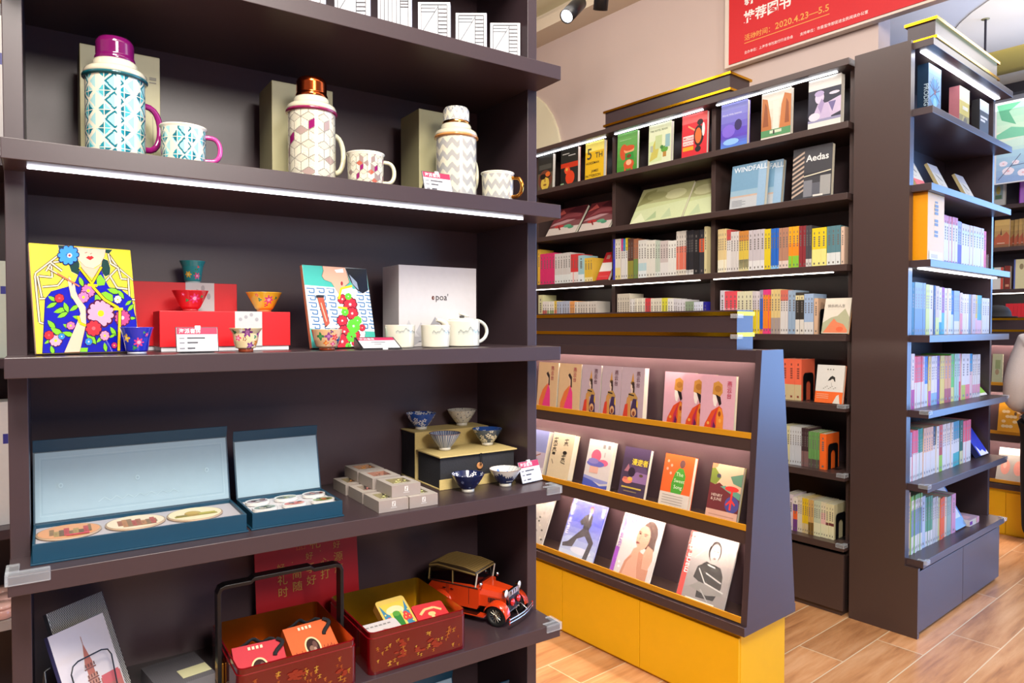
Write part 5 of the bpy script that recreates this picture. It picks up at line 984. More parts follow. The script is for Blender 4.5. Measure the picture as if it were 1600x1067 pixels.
wall_face('face-out yellow book titled with a large 5TH, third on the top shelf', 914, 943, 213, ZT, .03, 2, [('#e8d86a', R(0,.75,1,1))], '#e0b31c', spine='#d89a10', hmax=HM, group=G0, texts=(('5', .08, .56, .11, '#4a4438', 'LEFT', .01), ('TH', .54, .56, .055, '#4a4438', 'LEFT', .01), ('HORSEMAN', .05, .42, .024, '#3a3020', 'LEFT', .005), ('JAMES', .35, .2, .026, '#3a3020', 'LEFT', .003), ('PATTERSON', .03, .08, .027, '#3a3020', 'LEFT', .005)))
wall_face('face-out green picture book with a rust-coloured animal, fourth on the top shelf', 964, 995, 202, ZT, .022, 2, grad('#3f8a2c', '#6aa858', 6)+[('#d8d8c8', R(.12,.82,.7,.825)), ('#c8502a', EL(.34,.52,.2,.2,16)), ('#e0a070', EL(.6,.56,.26,.1,16)), ('#c8502a', EL(.6,.6,.27,.07,14)), ('#2f8a3a', [(.4,.48),(.8,.5),(.85,.3),(.42,.3)]), ('#c8502a', EL(.6,.2,.26,.12,14)), ('#e8b088', EL(.6,.24,.14,.07,12)), ('#7a3a1e', EL(.6,.4,.12,.05,10)), ('#c8502a', R(.38,.02,.46,.14)), ('#c8502a', R(.72,.02,.8,.14))], '#4a963a', hmax=HM, group=G0)
wall_face('face-out pale green illustrated book, fifth on the top shelf', 1013, 1048, 190, ZT, .026, 2, [('#c8d8a0', R(.02,.1,.6,.6)), ('#c0b85a', [(.05,.12),(.4,.2),(.5,.5),(.35,.7),(.2,.5)]), ('#a8b0a0', R(.08,.35,.2,.5)), ('#b8c890', R(.3,.4,.6,.72)), ('#5a9a3a', EL(.72,.36,.16,.08,9)), ('#b0823a', R(.65,.18,.8,.3)), ('#3f7a3a', EL(.6,.42,.08,.05,7)), ('#8ab0b4', R(.75,.4,.95,.7))], '#d4dcb8', hmax=HM, group=G0, texts=(('THE HOTEL BOOK', .06, .82, .017, '#5a6a44', 'LEFT', .003),))
wall_face('face-out red book with a figure in a black hat, sixth on the top shelf', 1065, 1104, 172, ZT, .02, 2, [('#e86060', R(0,.8,1,1)), ('#1a1416', EL(.72,.78,.12,.07,10)), ('#1a1416', EL(.68,.48,.2,.24,14)), ('#e06a2a', EL(.66,.48,.13,.18,14)), ('#e8e0dc', EL(.86,.6,.06,.16,9)), ('#e0a070', LN(.25,.74,.52,.62,.04)), ('#1a1416', EL(.66,.18,.12,.07,9)), ('#1a1416', LN(.62,.3,.66,.18,.06)), ('#e8d8d4', R(.05,.42,.48,.52)), ('#e8d8d4', R(.05,.3,.48,.4)), ('#e8a01c', R(.05,.18,.48,.27))], '#cf2430', hmax=HM, group=G0, texts=(('MICHAEL', .07, .44, .0205, '#c02028', 'LEFT', .006), ('JACKSON', .07, .32, .02, '#c02028', 'LEFT', .006)))
wall_face('face-out violet book with a dark blot, seventh on the top shelf', 1126, 1167, 158, ZT, .028, 2, grad('#4a8ae0', '#5a2ab0', 5, 0, .3)+grad('#5030b8', '#8a90d0', 5, .3, 1)+[('#2a1a5a', EL(.66,.5,.14,.12,12)), ('#8ab8f0', EL(.4,.16,.3,.07,12)), ('#7a60d0', EL(.3,.4,.25,.14,12))], '#5a3ac0', hmax=HM, group=G0, texts=(('World Wide Internet', .05, .74, .0145, '#d8d8ea', 'LEFT', .006),))
wall_face('face-out book with a canyon waterfall and red title, eighth on the top shelf', 1189, 1235, 136, ZT, .026, 2, grad('#c8bca8', '#e0dcd0', 4, .3, 1)+[('#b06a34', [(0,.2),(.02,.9),(.2,.86),(.34,.4),(.36,.2)]), ('#8a4a24', [(.05,.3),(.12,.8),(.2,.7),(.25,.3)]), ('#b8703a', [(.62,.2),(.68,.7),(.78,.92),(1,.86),(1,.2)]), ('#8a4a24', [(.8,.3),(.84,.8),(.92,.7),(.95,.3)]), ('#d8d4c8', R(.4,.2,.6,.8)), ('#4f8a5a', R(0,.08,1,.22)), ('#c8d0b8', R(.3,.14,.7,.2)), ('#2a2420', EL(.44,.16,.03,.05,8)), ('#e0dcd4', R(0,0,1,.06))], '#c8bca8', hmax=HM, group=G0, texts=(('ARIANA POP', .2, .06, .02, '#c83420', 'LEFT', .006),) if False else ())
wall_face('face-out white book with a violet-toned photograph of a seated person, last on the top shelf', 1262, 1313, 112, ZT, .036, 2, [('#2a2a3c', R(.0,.15,1,.78)), ('#8a88a8', R(.0,.15,1,.2)), ('#b8a8c8', [(.1,.2),(.3,.5),(.62,.5),(.72,.2)]), ('#c8bcd4', EL(.35,.62,.14,.12,14)), ('#a89ac0', EL(.34,.7,.15,.06,10)), ('#c0b0cc', [(.6,.5),(1,.58),(1,.28),(.7,.22)]), ('#9a8ab4', [(.3,.45),(.42,.6),(.5,.5),(.4,.3)]), ('#d4ccd8', EL(.2,.26,.18,.08,12)), ('#6a6090', [(.62,.5),(.85,.5),(.75,.3)]), ('#cfc4d4', EL(.8,.66,.16,.03,10))], '#d4d2cc', hmax=HM, group=G0)
# second shelf: leaning picture books
Z2 = 2.175
def pair(px): return wx(px, 509, 3.64)
RB = [('#c8bcb4', R(0,0,1,.28)), ('#6a2a30', [(0,.3),(.3,.42),(.6,.5),(1,.48),(1,1),(0,1)]), ('#8a4448', [(.1,.5),(.5,.62),(.9,.6),(.95,.75),(.4,.78)]), ('#b0888a', [(0,.36),(.4,.4),(.8,.52),(.5,.55),(.1,.46)]), ('#c05a54', [(.0,.7),(.2,.95),(.35,.8)]), ('#4a1c24', [(.4,.85),(.95,.7),(1,.95),(.6,1)]), ('#5a9a78', EL(.62,.3,.13,.06,9)), ('#4a8a6a', EL(.75,.24,.1,.05,8)), ('#b03838', EL(.32,.32,.16,.06,9)), ('#7a2428', LN(.3,.34,.42,.18,.04))]
for k, (a, b) in enumerate(((852, 898), (903, 950))):
    x0 = wx(a, 509, 3.625); x1 = wx(b, 509, 3.625)
    face_book('picture book with a dark red storm cover, '+('left' if k == 0 else 'right')+' of the pair in the left bay', x0, 3.625, Z2, x1-x0, .265, .018, 33, RB, '#7a4a4c', '#6a6460', group='dark red picture books')
GB_ = [('#a8a878', R(0,.55,1,1)), ('#8a8a58', [(0,.5),(.3,.62),(.3,.95),(.1,.9)]), ('#c8c89a', EL(.72,.72,.2,.14,14)), ('#9a9a68', EL(.35,.75,.2,.12,12)), ('#c4cda0', [(.0,.0),(1,0),(1,.5),(.4,.42),(0,.36)]), ('#a0b488', [(.3,.05),(.45,.3),(.5,.1)]), ('#b0c098', [(.6,.05),(.7,.34),(.8,.08)]), ('#d4dab4', [(0,0),(.3,.05),(.15,.3)])]
x0 = wx(983, 509, 3.625); x1 = wx(1063, 509, 3.625); x2 = wx(1107, 509, 3.625)
face_book('large pale green landscape picture book in front of its twin', x0, 3.625, Z2, x1-x0, .29, .016, 30, GB_, '#bcc490', '#a8a890', group='pale green picture books')
face_book('pale green landscape picture book half behind its twin', x2-(x1-x0), 3.645, Z2, x1-x0, .29, .016, 30, GB_, '#bcc490', '#a8a890', group='pale green picture books')
WF = [('#6f9ab8', R(0,.42,1,1)), ('#8fb0c4', R(0,.3,1,.42)), ('#c0a898', R(0,.26,1,.3)), ('#b8bcc0', R(0,0,1,.26)), ('#8fb0cc', R(.78,.0,1,1))]+[('#7a8088', R(.06,.06+.03*k,.36+.1*(k % 2),.072+.03*k)) for k in range(5)]
wf = (('WINDFALL', .07, .83, .043, '#dfe8ee', 'LEFT', .012), ('windfall tales', .08, .74, .014, '#b8ccd8', 'LEFT') if False else ('', 0, 0, .01, '#ffffff', 'LEFT'))
x0 = wx(1142, 509, 3.63); x1 = wx(1196, 509, 3.63)
face_book('sky-blue book with a large white title, in front of its copy', x0, 3.605, Z2, x1-x0, .262, .03, 7, WF, '#7fa4c0', '#6a90ac', texts=wf[:1], group='sky-blue titled books')
face_book('sky-blue book with a large white title, half hidden behind its copy', x0+(wx(1215,509,3.66)-wx(1196,509,3.66)), 3.648, Z2, x1-x0, .262, .03, 7, WF, '#7fa4c0', '#6a90ac', texts=wf[:1], group='sky-blue titled books')
AE = [('#3a3a40', R(.3,0,1,1)), ('#7a7c84', R(.3,.05,.52,.36)), ('#5a5c66', R(.52,.05,.72,.3)), ('#9a9a98', R(.72,.05,.98,.42)), ('#2c2c32', R(.3,.42,1,.5)), ('#d8d0b8', LN(.3,.44,.98,.5,.02))]+[c for k in range(12) for c in (('#b8a494', [(0,k*.09-.04),(.3,k*.09+.08),(.3,k*.09+.12),(0,k*.09)]), ('#4a3c38', [(0,k*.09),(.3,k*.09+.12),(.3,k*.09+.135),(0,k*.09+.015)])) if k*.09+.135 < 1 and k*.09-.04 > 0]+[('#d8d4cc', R(.55,.04,.8,.075))]
x0 = wx(1237, 509, 3.62); x1 = wx(1298, 509, 3.62)
face_book('charcoal book with a diagonal-striped left edge and white title', x0, 3.605, Z2, x1-x0, .283, .03, 4, AE, '#34343a', '#2a2a30', texts=(('Aedas', .35, .72, .05, '#e0e0de', 'LEFT', .02),))
# leaning ones lower down
x0 = wx(931, 509, 3.62); face_book('red book with a white band leaning back at the end of the left bay', x0, 3.62, 1.814, .115, .23, .022, 28, [('#dcd8d4', R(0,.3,1,.62)), ('#c02830', R(0,.62,1,1)), ('#cf5058', R(.1,.1,.9,.14)), ('#c8887c', R(.2,.75,.5,.9))], '#c83038', '#a82028')
x0 = wx(935, 509, 3.62); face_book('small white book with a red disc leaning in the left bay', x0, 3.62, 1.455, wx(950.5, 509, 3.62)-x0, .135, .012, 25, [('#b03028', EL(.45,.45,.2,.18,18)), ('#8a8a8a', R(.15,.8,.8,.85)), ('#5a2a24', EL(.4,.4,.1,.1,10))], '#dedbd8')
x0 = wx(1283, 520, 3.57); x1 = wx(1324, 520, 3.57)
face_book('cream book with green and orange hills leaning beside a bookend', x0, 3.57, 1.455, x1-x0, .19, .02, 15, [('#a8a888', [(0,.02),(0,.3),(.3,.45),(.55,.5),(.8,.7),(1,.45),(1,.02)]), ('#d87a52', [(.06,.02),(.3,.3),(.42,.42),(.55,.32),(.8,.26),(.97,.1),(.97,.02)]), ('#e0603a', EL(.68,.12,.14,.07,10)), ('#d0ccc4', R(.1,.68,.6,.69))], '#d8d0c0', '#b8783a', texts=(('快乐的人生', .12, .74, .0185, '#6a6460', 'LEFT'),))
x0 = wx(1270, 625, 3.56); x1 = wx(1313, 625, 3.56)
face_book('white book with a penned girl and an orange band, leaning', x0, 3.576, 1.093, x1-x0, .2, .02, 10, [('#e8682c', R(0,0,1,.3)), ('#2a2826', [(.42,.58),(.5,.68),(.58,.72),(.68,.68),(.7,.56),(.62,.6),(.52,.6)]), ('#d8d4cc', EL(.59,.59,.06,.045,12)), ('#8a8880', LN(.56,.54,.58,.46,.012)), ('#d8d0c4', [(.66,.0),(.78,.2),(.86,.24),(.92,.0)])]+[('#9a9890', EL(.3+.06*k, .38+.03*(k % 3), .03, .012, 7)) for k in range(8)]+[('#f0c8a8', R(.06,.22-.05*k,.5,.23-.05*k)) for k in range(3)]+[('#7a7870', R(.38+.1*k,.87,.42+.1*k,.9)) for k in range(3)], '#d6d4ce', '#c85a28')
# black metal bookends
def bookend(label, x, y, z, rz, h=.13, w=.11, col='#111114', mat='plastic'):
    t = thing('bookend', label, 'bookend', (x, y, z+.0004), rz, 'black metal bookends')
    m = MB(); o = [(0,0),(0,h-.02),(.006,h-.006),(.02,h),(w-.02,h),(w-.006,h-.006),(w,h-.02),(w,0)]
    a = [(w*.5+.024*cos(q), h*.55+.024*sin(q)) for q in [pi*k/12 for k in range(13)]]
    m.prism(o[:]+[(w*.5+.024,0)]+a+[(w*.5-.024,0)], 0, .0015, col, mat, 'x'); m.build('upright', t)
    MB().box(.0015, w*.5-.022, .0002, .04, w*.5+.022, .0015, col, mat).build('foot', t)
for z, px, nm in ((1.455,1279,'peach-edged book on the fourth shelf'),(1.093,1253,'coral volumes on the fifth shelf'),(.738,1291.7,'orange book on the sixth shelf'),(.375,1303.7,'cream books on the lowest shelf')):
    bookend('black arched bookend against the '+nm, wx(px, PYW[z], WY)+.0008, WY+.012, z, 0, .15 if z == 1.093 else .135)
# ---- end bookcase, faced out
def ty(px, X=TX, py=509): return at_x(px, py, X).y
def tower_face(label, px, wd, h, t, lean, z, art, cover, spine, texts=(), stexts=(), X=-1.35, group=None):
    y0 = ty(px, X, PYT[z]); o = face_book(label, X, y0, z, wd, h, t, lean, art, cover, spine, pi/2, texts, group=group)
    if stexts:
        m = MB()
        for s, u, v, size, c in stexts: m.text(s, (0,t*(1-u),h*v), (0,0,-1), (0,-1,0), size, c, 'card', 'LEFT', .0012, .01)
        m.build('spine_lettering', o)
    return o
GT = 'thick novels on the top shelf of the end bookcase'
tower_face('thick dark blue novel with a winged emblem, first on the end bookcase top', 1450, .165, .262, .05, 0, 2.535, grad('#1a4a78', '#8ab4d0', 6)+[('#3f9ae0', EL(.5,.5,.36,.26,20))]+[('#123a68', LN(.5,.5,.5+.42*cos(a),.5+.3*sin(a),.025)) for a in (.3,.6,.9,1.2,1.9,2.2,2.5,2.8,3.6,5.8)]+[('#8a3040', EL(.5,.5,.05,.05,8)), ('#7ac0f0', EL(.5,.3,.14,.1,10))], '#2a6aa0', '#15304a', stexts=(('PRODIGY', .62, .62, .03, '#b8ccd8'),), group=GT)
tower_face('thick novel with a dusty pink spine and yellow cover, second on the end bookcase top', 1499, .15, .245, .05, 0, 2.535, [('#8a7a2a', R(0,.0,1,.4)), ('#e0d8a8', R(0,.7,1,1)), ('#b0a050', [(.1,.1),(.4,.4),(.8,.3),(.9,.05)]), ('#5a4a20', EL(.6,.25,.2,.12,9)), ('#d8d0b0', R(.3,.52,.85,.6))], '#c4b03a', '#b4707a', stexts=(('AN WUTHERING', .6, .58, .017, '#e8dcdc'),) if False else (), group=GT)
tower_face('thick novel with a black lettered spine and dark cover, third on the end bookcase top', 1531, .15, .24, .04, 0, 2.535, [('#c8ccc8', R(0,.75,1,1)), ('#d0ccc4', R(.1,.58,.85,.63)), ('#d0ccc4', R(.1,.5,.6,.55)), ('#c8703a', [(.5,.15),(1,.2),(1,.05),(.7,.02)]), ('#3a3a9a', R(.4,0,1,.05))], '#2c2c32', '#1c1a1c', group=GT)
m = MB(); 
PB = [('#b8b8bc', R(0,.72,1,1)), ('#cfccc0', R(0,.27,1,.72)), ('#d83a48', R(0,0,1,.27)), ('#3a3a3a', [(.2,.72),(.6,.58),(.7,.5),(.4,.6)]), ('#2a2a2a', LN(.35,.66,.75,.5,.03)), ('#b4b0a4', EL(.4,.45,.18,.1,12)), ('#cfccc0', EL(.42,.46,.15,.08,12)), ('#e06a74', R(.15,.12,.8,.14))]
for k, px in enumerate((1434, 1476, 1518)):
    tower_face('white book with a red foot leaning back, '+('first','second','third')[k]+' of three on the end bookcase', px, .135, .205, .016, 25, 2.175, PB, '#cfccc0', '#c8b88a', X=-1.37, group='white books with red feet')
# yellow slipcase
t = thing('slipcase', 'tall yellow dictionary slipcase at the near end of the third shelf', 'book', (-1.296, 3.648, 1.8145), pi/2)
h = at_x(1466, 303, -1.296).z-1.814-.004
w_ = ty(1473,-1.296)-3.648
MB().box(0, 0, 0, w_, .215, h, '#ec9c00', 'card', f='#d9a80c').build('case', t, bevel=.001)
MB().art((0,-.0002,0), X3, Z3, [('#5a4a10', R(.42,.86-.05*k,.6,.89-.05*k)) for k in range(2)]+[('#4a3c10', R(.4,.36+.055*k,.62,.4+.055*k)) for k in range(9) if k not in (2,5)]+[('#dcd4a8', R(.1,.02,.9,.14)), ('#b89a3a', R(.2,.04,.6,.1))], w_, h, 'card').build('printed_spine', t)
# leaning and lying books of the end bookcase
tower_face('bright blue book leaning back on the sixth shelf of the end bookcase', 1531, .145, .205, .03, 33, .738, [('#e8ecf4', [(.1,.0),(.15,.3),(.35,.12),(.6,.16),(.8,.05),(1,.12),(1,0)]), ('#4a60e0', R(0,.75,1,.9))], '#2238c8', '#1a2a60', X=-1.34)
tower_face('small green and white booklet leaning back on the fifth shelf of the end bookcase', 1532, .115, .15, .006, 40, 1.093, [('#dcdcd8', R(0,0,1,.1)), ('#e8e4b0', EL(.5,.6,.2,.15)), ('#6aa02a', EL(.3,.4,.15,.2))], '#8ac83a', '#d8d8d4', X=-1.355)
tower_face('large pale blue album leaning back on the lowest shelf of the end bookcase', 1494, .165, .27, .012, 30, .375, [('#7aa4d8', R(0,0,1,.2)), ('#e0e4ea', [(.1,.3),(.5,.4),(.9,.3),(.9,.85),(.1,.9)]), ('#5a84c8', R(.9,.2,1,.9)), ('#d8a8b8', EL(.4,.6,.15,.1))], '#c8d4e4', '#d0d0d0', X=-1.355)
o = thing('book', 'thick book with purple corners lying flat on the lowest shelf', 'book', (-1.34, ty(1515,-1.34,840), .3757), pi/2)
MB().box(.002, .001, .001, .148, .198, .034, '#d8d0c0').build('page_block', o); m = MB(); m.box(0, 0, .034, .15, .2, .036, '#b8a0b8'); m.box(0, 0, 0, .15, .2, .001, '#d0b8c8'); m.box(-.001, 0, 0, .002, .2, .036, '#d4ccc8')
m.art((0,0,.036), X3, Y3, [('#8a3a8a', [(0,.6),(1,.8),(1,1),(0,1)]), ('#d8b0c0', R(.1,.1,.6,.4))], .15, .2); m.box(0, -.0012, .008, .04, 0, .026, '#7a2a9a'); m.box(.11, -.0012, .004, .15, 0, .034, '#d8a0b0'); m.build('cover', o)
t = thing('bookend', 'clear bookend with a grey side at the end of the third shelf', 'bookend', (-1.35, ty(1543,-1.36)-.04, 1.8145), pi/2)
MB().prism([(0,0),(.068,0),(.0,.1)], .02, .024, '#c8ccd2', 'clear', 'y').build('side', t); MB().box(0, .0, 0, .003, .1, .1, '#c8ccd2', 'clear').build('upright', t); MB().box(0, 0, 0, .068, .1, .002, '#dfe0e4', 'clear').build('foot', t)
# ================================================================== books on the yellow-based stand
def stand_book(label, pl, pr, tier, h, lean, t, art, cover, texts=(), spine=None, page='#dcd6c4', mat='card', dy=0, group=None, nm='book', cat='book', dx=0):
    y, z = {1: (2.41, 1.0732), 2: (2.385, .7252), 3: (2.34, .3792)}[tier]
    x0, x1 = wx(pl, 700, y), wx(pr, 700, y)
    return face_book(label, x0+dx, y+dy, z, x1-x0, h, t, lean, art, cover, spine, 0, texts, mat, group, cat, nm, page)
RDT = '#a02848'
def lady(a):      # a = (robe, robe2, hair) seen from behind in profile, with calligraphy
    r1, r2, hr = a
    return [('#d8b89a', EL(.47,.72,.05,.05,10)), (hr, [(.42,.76),(.5,.8),(.6,.72),(.62,.5),(.56,.5),(.55,.66),(.46,.72)]), ('#d8b898', LN(.52,.66,.52,.52,.05)), (r2, [(.5,.54),(.28,.4),(.12,.16),(.12,.05),(.3,.05),(.45,.35)]), (r1, [(.54,.55),(.66,.4),(.7,.05),(.3,.05),(.42,.35)]), (r2, LN(.54,.54,.36,.2,.03))]
def crowned(): return [('#c08a3c', [(.44,.72),(.5,.9),(.56,.72)]), ('#8a6a30', EL(.5,.7,.09,.03,12)), ('#3a2a24', EL(.52,.66,.07,.06,12)), ('#3a2a24', R(.53,.48,.6,.64)), ('#d8c0ac', EL(.46,.62,.04,.05,10)), ('#d8c0ac', R(.47,.5,.53,.6)), ('#b08a4a', [(.36,.5),(.62,.52),(.76,.42),(.7,.3),(.5,.36),(.3,.3)]), ('#3c2c50', [(.56,.4),(.74,.4),(.8,.04),(.4,.04)]), ('#c08a4a', [(.3,.42),(.44,.42),(.5,.04),(.2,.04)]), ('#c8402c', [(.22,.28),(.34,.3),(.36,.04),(.14,.04)]), ('#d8b02a', [(.72,.4),(.78,.34),(.78,.22),(.72,.26)]), ('#cfa070', EL(.62,.14,.11,.08,12)), ('#7a3a2a', EL(.62,.12,.06,.05,8)), ('#2c2028', LN(.36,.48,.6,.46,.025))]
def callig(u, v, size, c): return tuple((ch, u, v-k*size*.62, size*.14, c, 'LEFT', .004) for k, ch in enumerate('燕云台'))
for k, (a, b, kind) in enumerate(((838,868,0),(870.5,904,0),(905.5,935,1),(937,967,1),(967.5,1003,1))):
    bgc = '#cfae86' if kind == 0 else '#b4a0aa'
    pos = ('leftmost','second','third','fourth','fifth')[k]
    stand_book(('tan book with a lady in a pink robe' if kind == 0 else 'mauve book with a figure in gold armour')+', '+pos+' on the stand top ledge', a, b, 1, .236, 5, .03, lady(('#dc3c80','#d8703c','#2a2024')) if kind == 0 else crowned(), bgc, callig(.66, .84, .17, RDT if kind == 0 else '#5a2a3a'), dx=0, group='novels with robed figures')
def robe(): return [('#c0883c', [(.34,.66),(.36,.86),(.5,.9),(.62,.84),(.64,.7),(.56,.62)]), ('#a8702c', EL(.5,.76,.1,.06,9)), ('#1e1416', [(.44,.66),(.58,.62),(.62,.5),(.56,.46),(.5,.56)]), ('#e4dcd4', [(.36,.66),(.45,.64),(.5,.54),(.46,.44),(.4,.46),(.36,.56)]), ('#cf4a20', [(.56,.46),(.34,.36),(.16,.12),(.14,.03),(.7,.03),(.7,.28),(.64,.42)]), ('#d8842c', [(.56,.44),(.64,.4),(.7,.26),(.7,.03),(.5,.03),(.5,.3)]), ('#b02848', [(.5,.42),(.36,.2),(.34,.03),(.42,.03),(.46,.24)]), ('#5a1a50', [(.42,.18),(.48,.1),(.46,.03),(.38,.03)]), ('#e0a04a', EL(.6,.2,.04,.04,7)), ('#8a3a1c', EL(.58,.32,.04,.05,7)), ('#e0a04a', EL(.26,.14,.04,.03,7))]
for k, (a, nm_) in enumerate(((1028,'leftmost and rearmost'),(1061,'middle'),(1094,'rightmost and front'))):
    x0 = wx(a, 700, 2.41)
    face_book('pink book with a robed figure in a gold crown, '+nm_+' of three', x0, 2.402+.0186*(2-k), 1.0732, .158, .226, .017, 5, robe(), '#cfa0ae', '#c8b89c', 0, callig(.76, .82, .17, '#b02048'), 'card', 'pink crowned-figure books')
S2 = [('#8088b8', R(0,.5,1,1)), ('#b0a4b4', R(0,.15,1,.5)), ('#8a5a4a', LN(.6,.4,.8,.46,.03)), ('#d0c8d0', R(0,0,1,.15))]
stand_book('lilac book half hidden by the near rack, leftmost on the middle ledge', 812, 846, 2, .225, 15, .03, S2, '#9a98b8')
ins = [(K2, LN(x+a, y+b, x+c, y+d, .022)) for K2 in ('#4a4038',) for x, y in ((.16,.86),(.16,.7),(.66,.86),(.64,.5)) for a, b, c, d in ((-.08,0,.1,.02),(0,.04,.0,-.12),(-.08,-.06,.08,-.05),(.0,-.04,-.09,-.13),(.0,-.04,.1,-.12))]+[('#2a241e', R(.1,.5,.24,.56)), ('#2a241e', EL(.68,.58,.1,.045,8)), ('#3a342c', LN(.12,.4,.22,.3,.02)), ('#3a342c', LN(.56,.36,.76,.34,.02))]
stand_book('cream book with tall brush characters, second on the middle ledge', 853, 886, 2, .226, 15, .036, ins, '#cbbd9e')
cl = [('#4a58b0', [(0,0),(1,0),(1,.1),(.7,.06),(.4,.14),(0,.18)]), ('#8a90c8', [(0,.18),(.4,.14),(.7,.1),(1,.14),(1,.18),(.5,.2),(0,.24)]), ('#c8607c', EL(.38,.66,.2,.14,14)), ('#d4688a', EL(.7,.54,.2,.07,12)), ('#6a6ab8', EL(.4,.5,.36,.07,14)), ('#8a80c0', EL(.3,.55,.22,.06,12)), ('#d8a898', R(.2,.3,.55,.44)), ('#8f8a88', R(.6,.84,.7,.92)), ('#8f8a88', R(.8,.84,.9,.92)), ('#a8a4a0', R(.7,.66,.74,.76))]
stand_book('white book with a pink cloud over blue hills, third on the middle ledge', 909, 947, 2, .226, 15, .026, cl, '#cfc9c6')
nt = [('#4a3a58', R(0,.78,1,1)), ('#5a4668', [(.2,.6),(.6,.78),(.9,.66),(1,.5),(.5,.5)]), ('#8a6a98', [(.1,.3),(.6,.52),(1,.5),(1,.3)]), ('#a06a78', [(.1,.5),(.24,.66),(.34,.5)]), ('#2a2032', EL(.4,.5,.14,.1,10)), ('#e0806a', EL(.28,.32,.2,.06,12)), ('#e0b04a', EL(.38,.36,.1,.04,9)), ('#c8685a', EL(.2,.36,.1,.03,9)), ('#c8b048', R(.1,.17,.86,.2)), ('#8a7a58', R(.2,.1,.7,.12)), ('#5a4a30', EL(.78,.46,.08,.03,7))]
stand_book('dark purple book with a yellow title, fourth on the middle ledge', 965, 1005, 2, .222, 15, .02, nt, '#463850', (('漫遊者', .36, .66, .031, '#d8c43a', 'LEFT', .02),))
gm = [('#cfc6bc', R(0,0,1,.27)), ('#6a4a4a', EL(.62,.84,.09,.08,12)), ('#4a9a34', [(.36,.27),(.34,.45),(.42,.66),(.54,.76),(.68,.75),(.78,.62),(.76,.4),(.7,.27)])]+[('#e8a898', EL(.14+.13*(k % 2), .86-.075*k, .04, .03, 7)) for k in range(4)]+[('#8f867e', R(.1,.21-.05*k,.8,.22-.05*k)) for k in range(4)]
stand_book('orange book with a figure in a green gown, fifth on the middle ledge', 1028, 1074, 2, .222, 15, .022, gm, '#e2622c', (('The', .46, .6, .024, '#e0e8d0', 'LEFT'), ('Sweet', .42, .48, .022, '#e0e8d0', 'LEFT'), ('Song', .44, .36, .022, '#e0e8d0', 'LEFT')))
mr = [('#d8b494', [(0,.55),(.3,.66),(1,.4),(1,1),(0,1)]), ('#7a8a3a', [(.0,.62),(.2,.62),(.34,.76),(.1,.92),(0,.9)]), ('#e08a62', [(0,.9),(.16,.93),(.2,1),(0,1)]), ('#5f8a70', [(.62,.8),(1,.88),(1,.64),(.74,.68)]), ('#5f9a84', [(.3,.58),(1,.4),(1,.52),(.5,.62)]), ('#6a2c30', [(0,.16),(1,.16),(1,.4),(.4,.58),(0,.64)]), ('#4a4a8a', EL(.78,.3,.22,.15,18)), ('#d83a34', EL(.72,.58,.22,.05,14)), ('#d83a34', LN(.74,.56,.74,.2,.06)), ('#d83a34', LN(.74,.38,.6,.28,.04)), ('#d83a34', LN(.74,.38,.88,.3,.04)), ('#4a4a5a', EL(.26,.78,.07,.04,9)), ('#d0a490', R(0,0,1,.16)), ('#b88a78', R(.1,.06,.9,.08))]
stand_book('maroon and peach book with a red parasol, rightmost on the middle ledge', 1102, 1151, 2, .217, 15, .018, mr, '#6a2c30', (('HENRY', .1, .4, .016, '#d8c8b8', 'LEFT', .005), ('& JUNE', .1, .33, .016, '#d8c8b8', 'LEFT', .005)), spine='#8a7a3a')
# magazines in clear wrappers
def magazine(label, pl, pr, art, cover, tcol, h=.283):
    o = stand_book(label, pl, pr, 3, h, 24, .008, art, cover, page='#d8d8d8', mat='gloss', group='wrapped fashion magazines', nm='magazine', cat='magazine')
    y = 2.34; w = wx(pr, 700, y)-wx(pl, 700, y)
    m = MB(); m.text('marie claire', (.026,-.0016,h*.36), (0,0,1), (-1,0,0), .036, tcol, 'gloss', 'LEFT', .0006, .012); m.build('title', o)
    n = 14; v = []; 
    for i in range(n+1):
        for j in range(n+1): v.append((-.003+(w+.006)*i/n, -.0028-.0018*sin(i*2.3+j*1.7)*sin(j*1.1), -.0+(h+.002)*j/n))
    m = MB(); m.add(v, [(i*(n+1)+j, (i+1)*(n+1)+j, (i+1)*(n+1)+j+1, i*(n+1)+j+1) for i in range(n) for j in range(n)], '#ffffff', 'film', True); m.build('wrapper', o)
SK, HR = '#d09a80', '#4a3028'
random.seed(21)
magazine('wrapped magazine with a speckled cover, mostly hidden by the near rack', 792, 846, [(random.choice(('#8a8a84','#c8c0b0','#5a5a54')), EL(random.random()*.9+.05, random.random()*.9+.05, .03, .02, 6)) for _ in range(70)], '#b0aca6', '#e0e0e0')
b = grad('#c0d0e8', '#5a64d0', 6, 0, .6)+[('#4a58c8', R(0,.6,1,1)), ('#d0d8ec', EL(.6,.14,.3,.06,12)), ('#a8b8e4', EL(.25,.3,.2,.05,12)), ('#d8dce8', R(0,.97,1,1)), ('#8a2a34', EL(.6,.88,.06,.045,12)), (SK, EL(.61,.84,.05,.045,12)), ('#2a2430', [(.46,.74),(.58,.8),(.68,.76),(.7,.6),(.64,.48),(.5,.5)]), ('#2a2430', [(.46,.74),(.36,.62),(.44,.56),(.5,.6)]), ('#46404a', [(.5,.52),(.66,.5),(.6,.4),(.3,.28),(.04,.2),(.06,.14),(.34,.18)]), ('#3c3642', [(.5,.52),(.66,.52),(.88,.34),(.82,.04),(.7,.04),(.76,.3),(.58,.42)]), ('#d8dce4', [(.56,.8),(.62,.8),(.6,.66)]), ('#3a3484', LN(.24,.9,.42,.8,.02)), ('#3a3484', LN(.34,.94,.3,.82,.015)), ('#e0e0e8', R(.9,.78,.97,.92))]
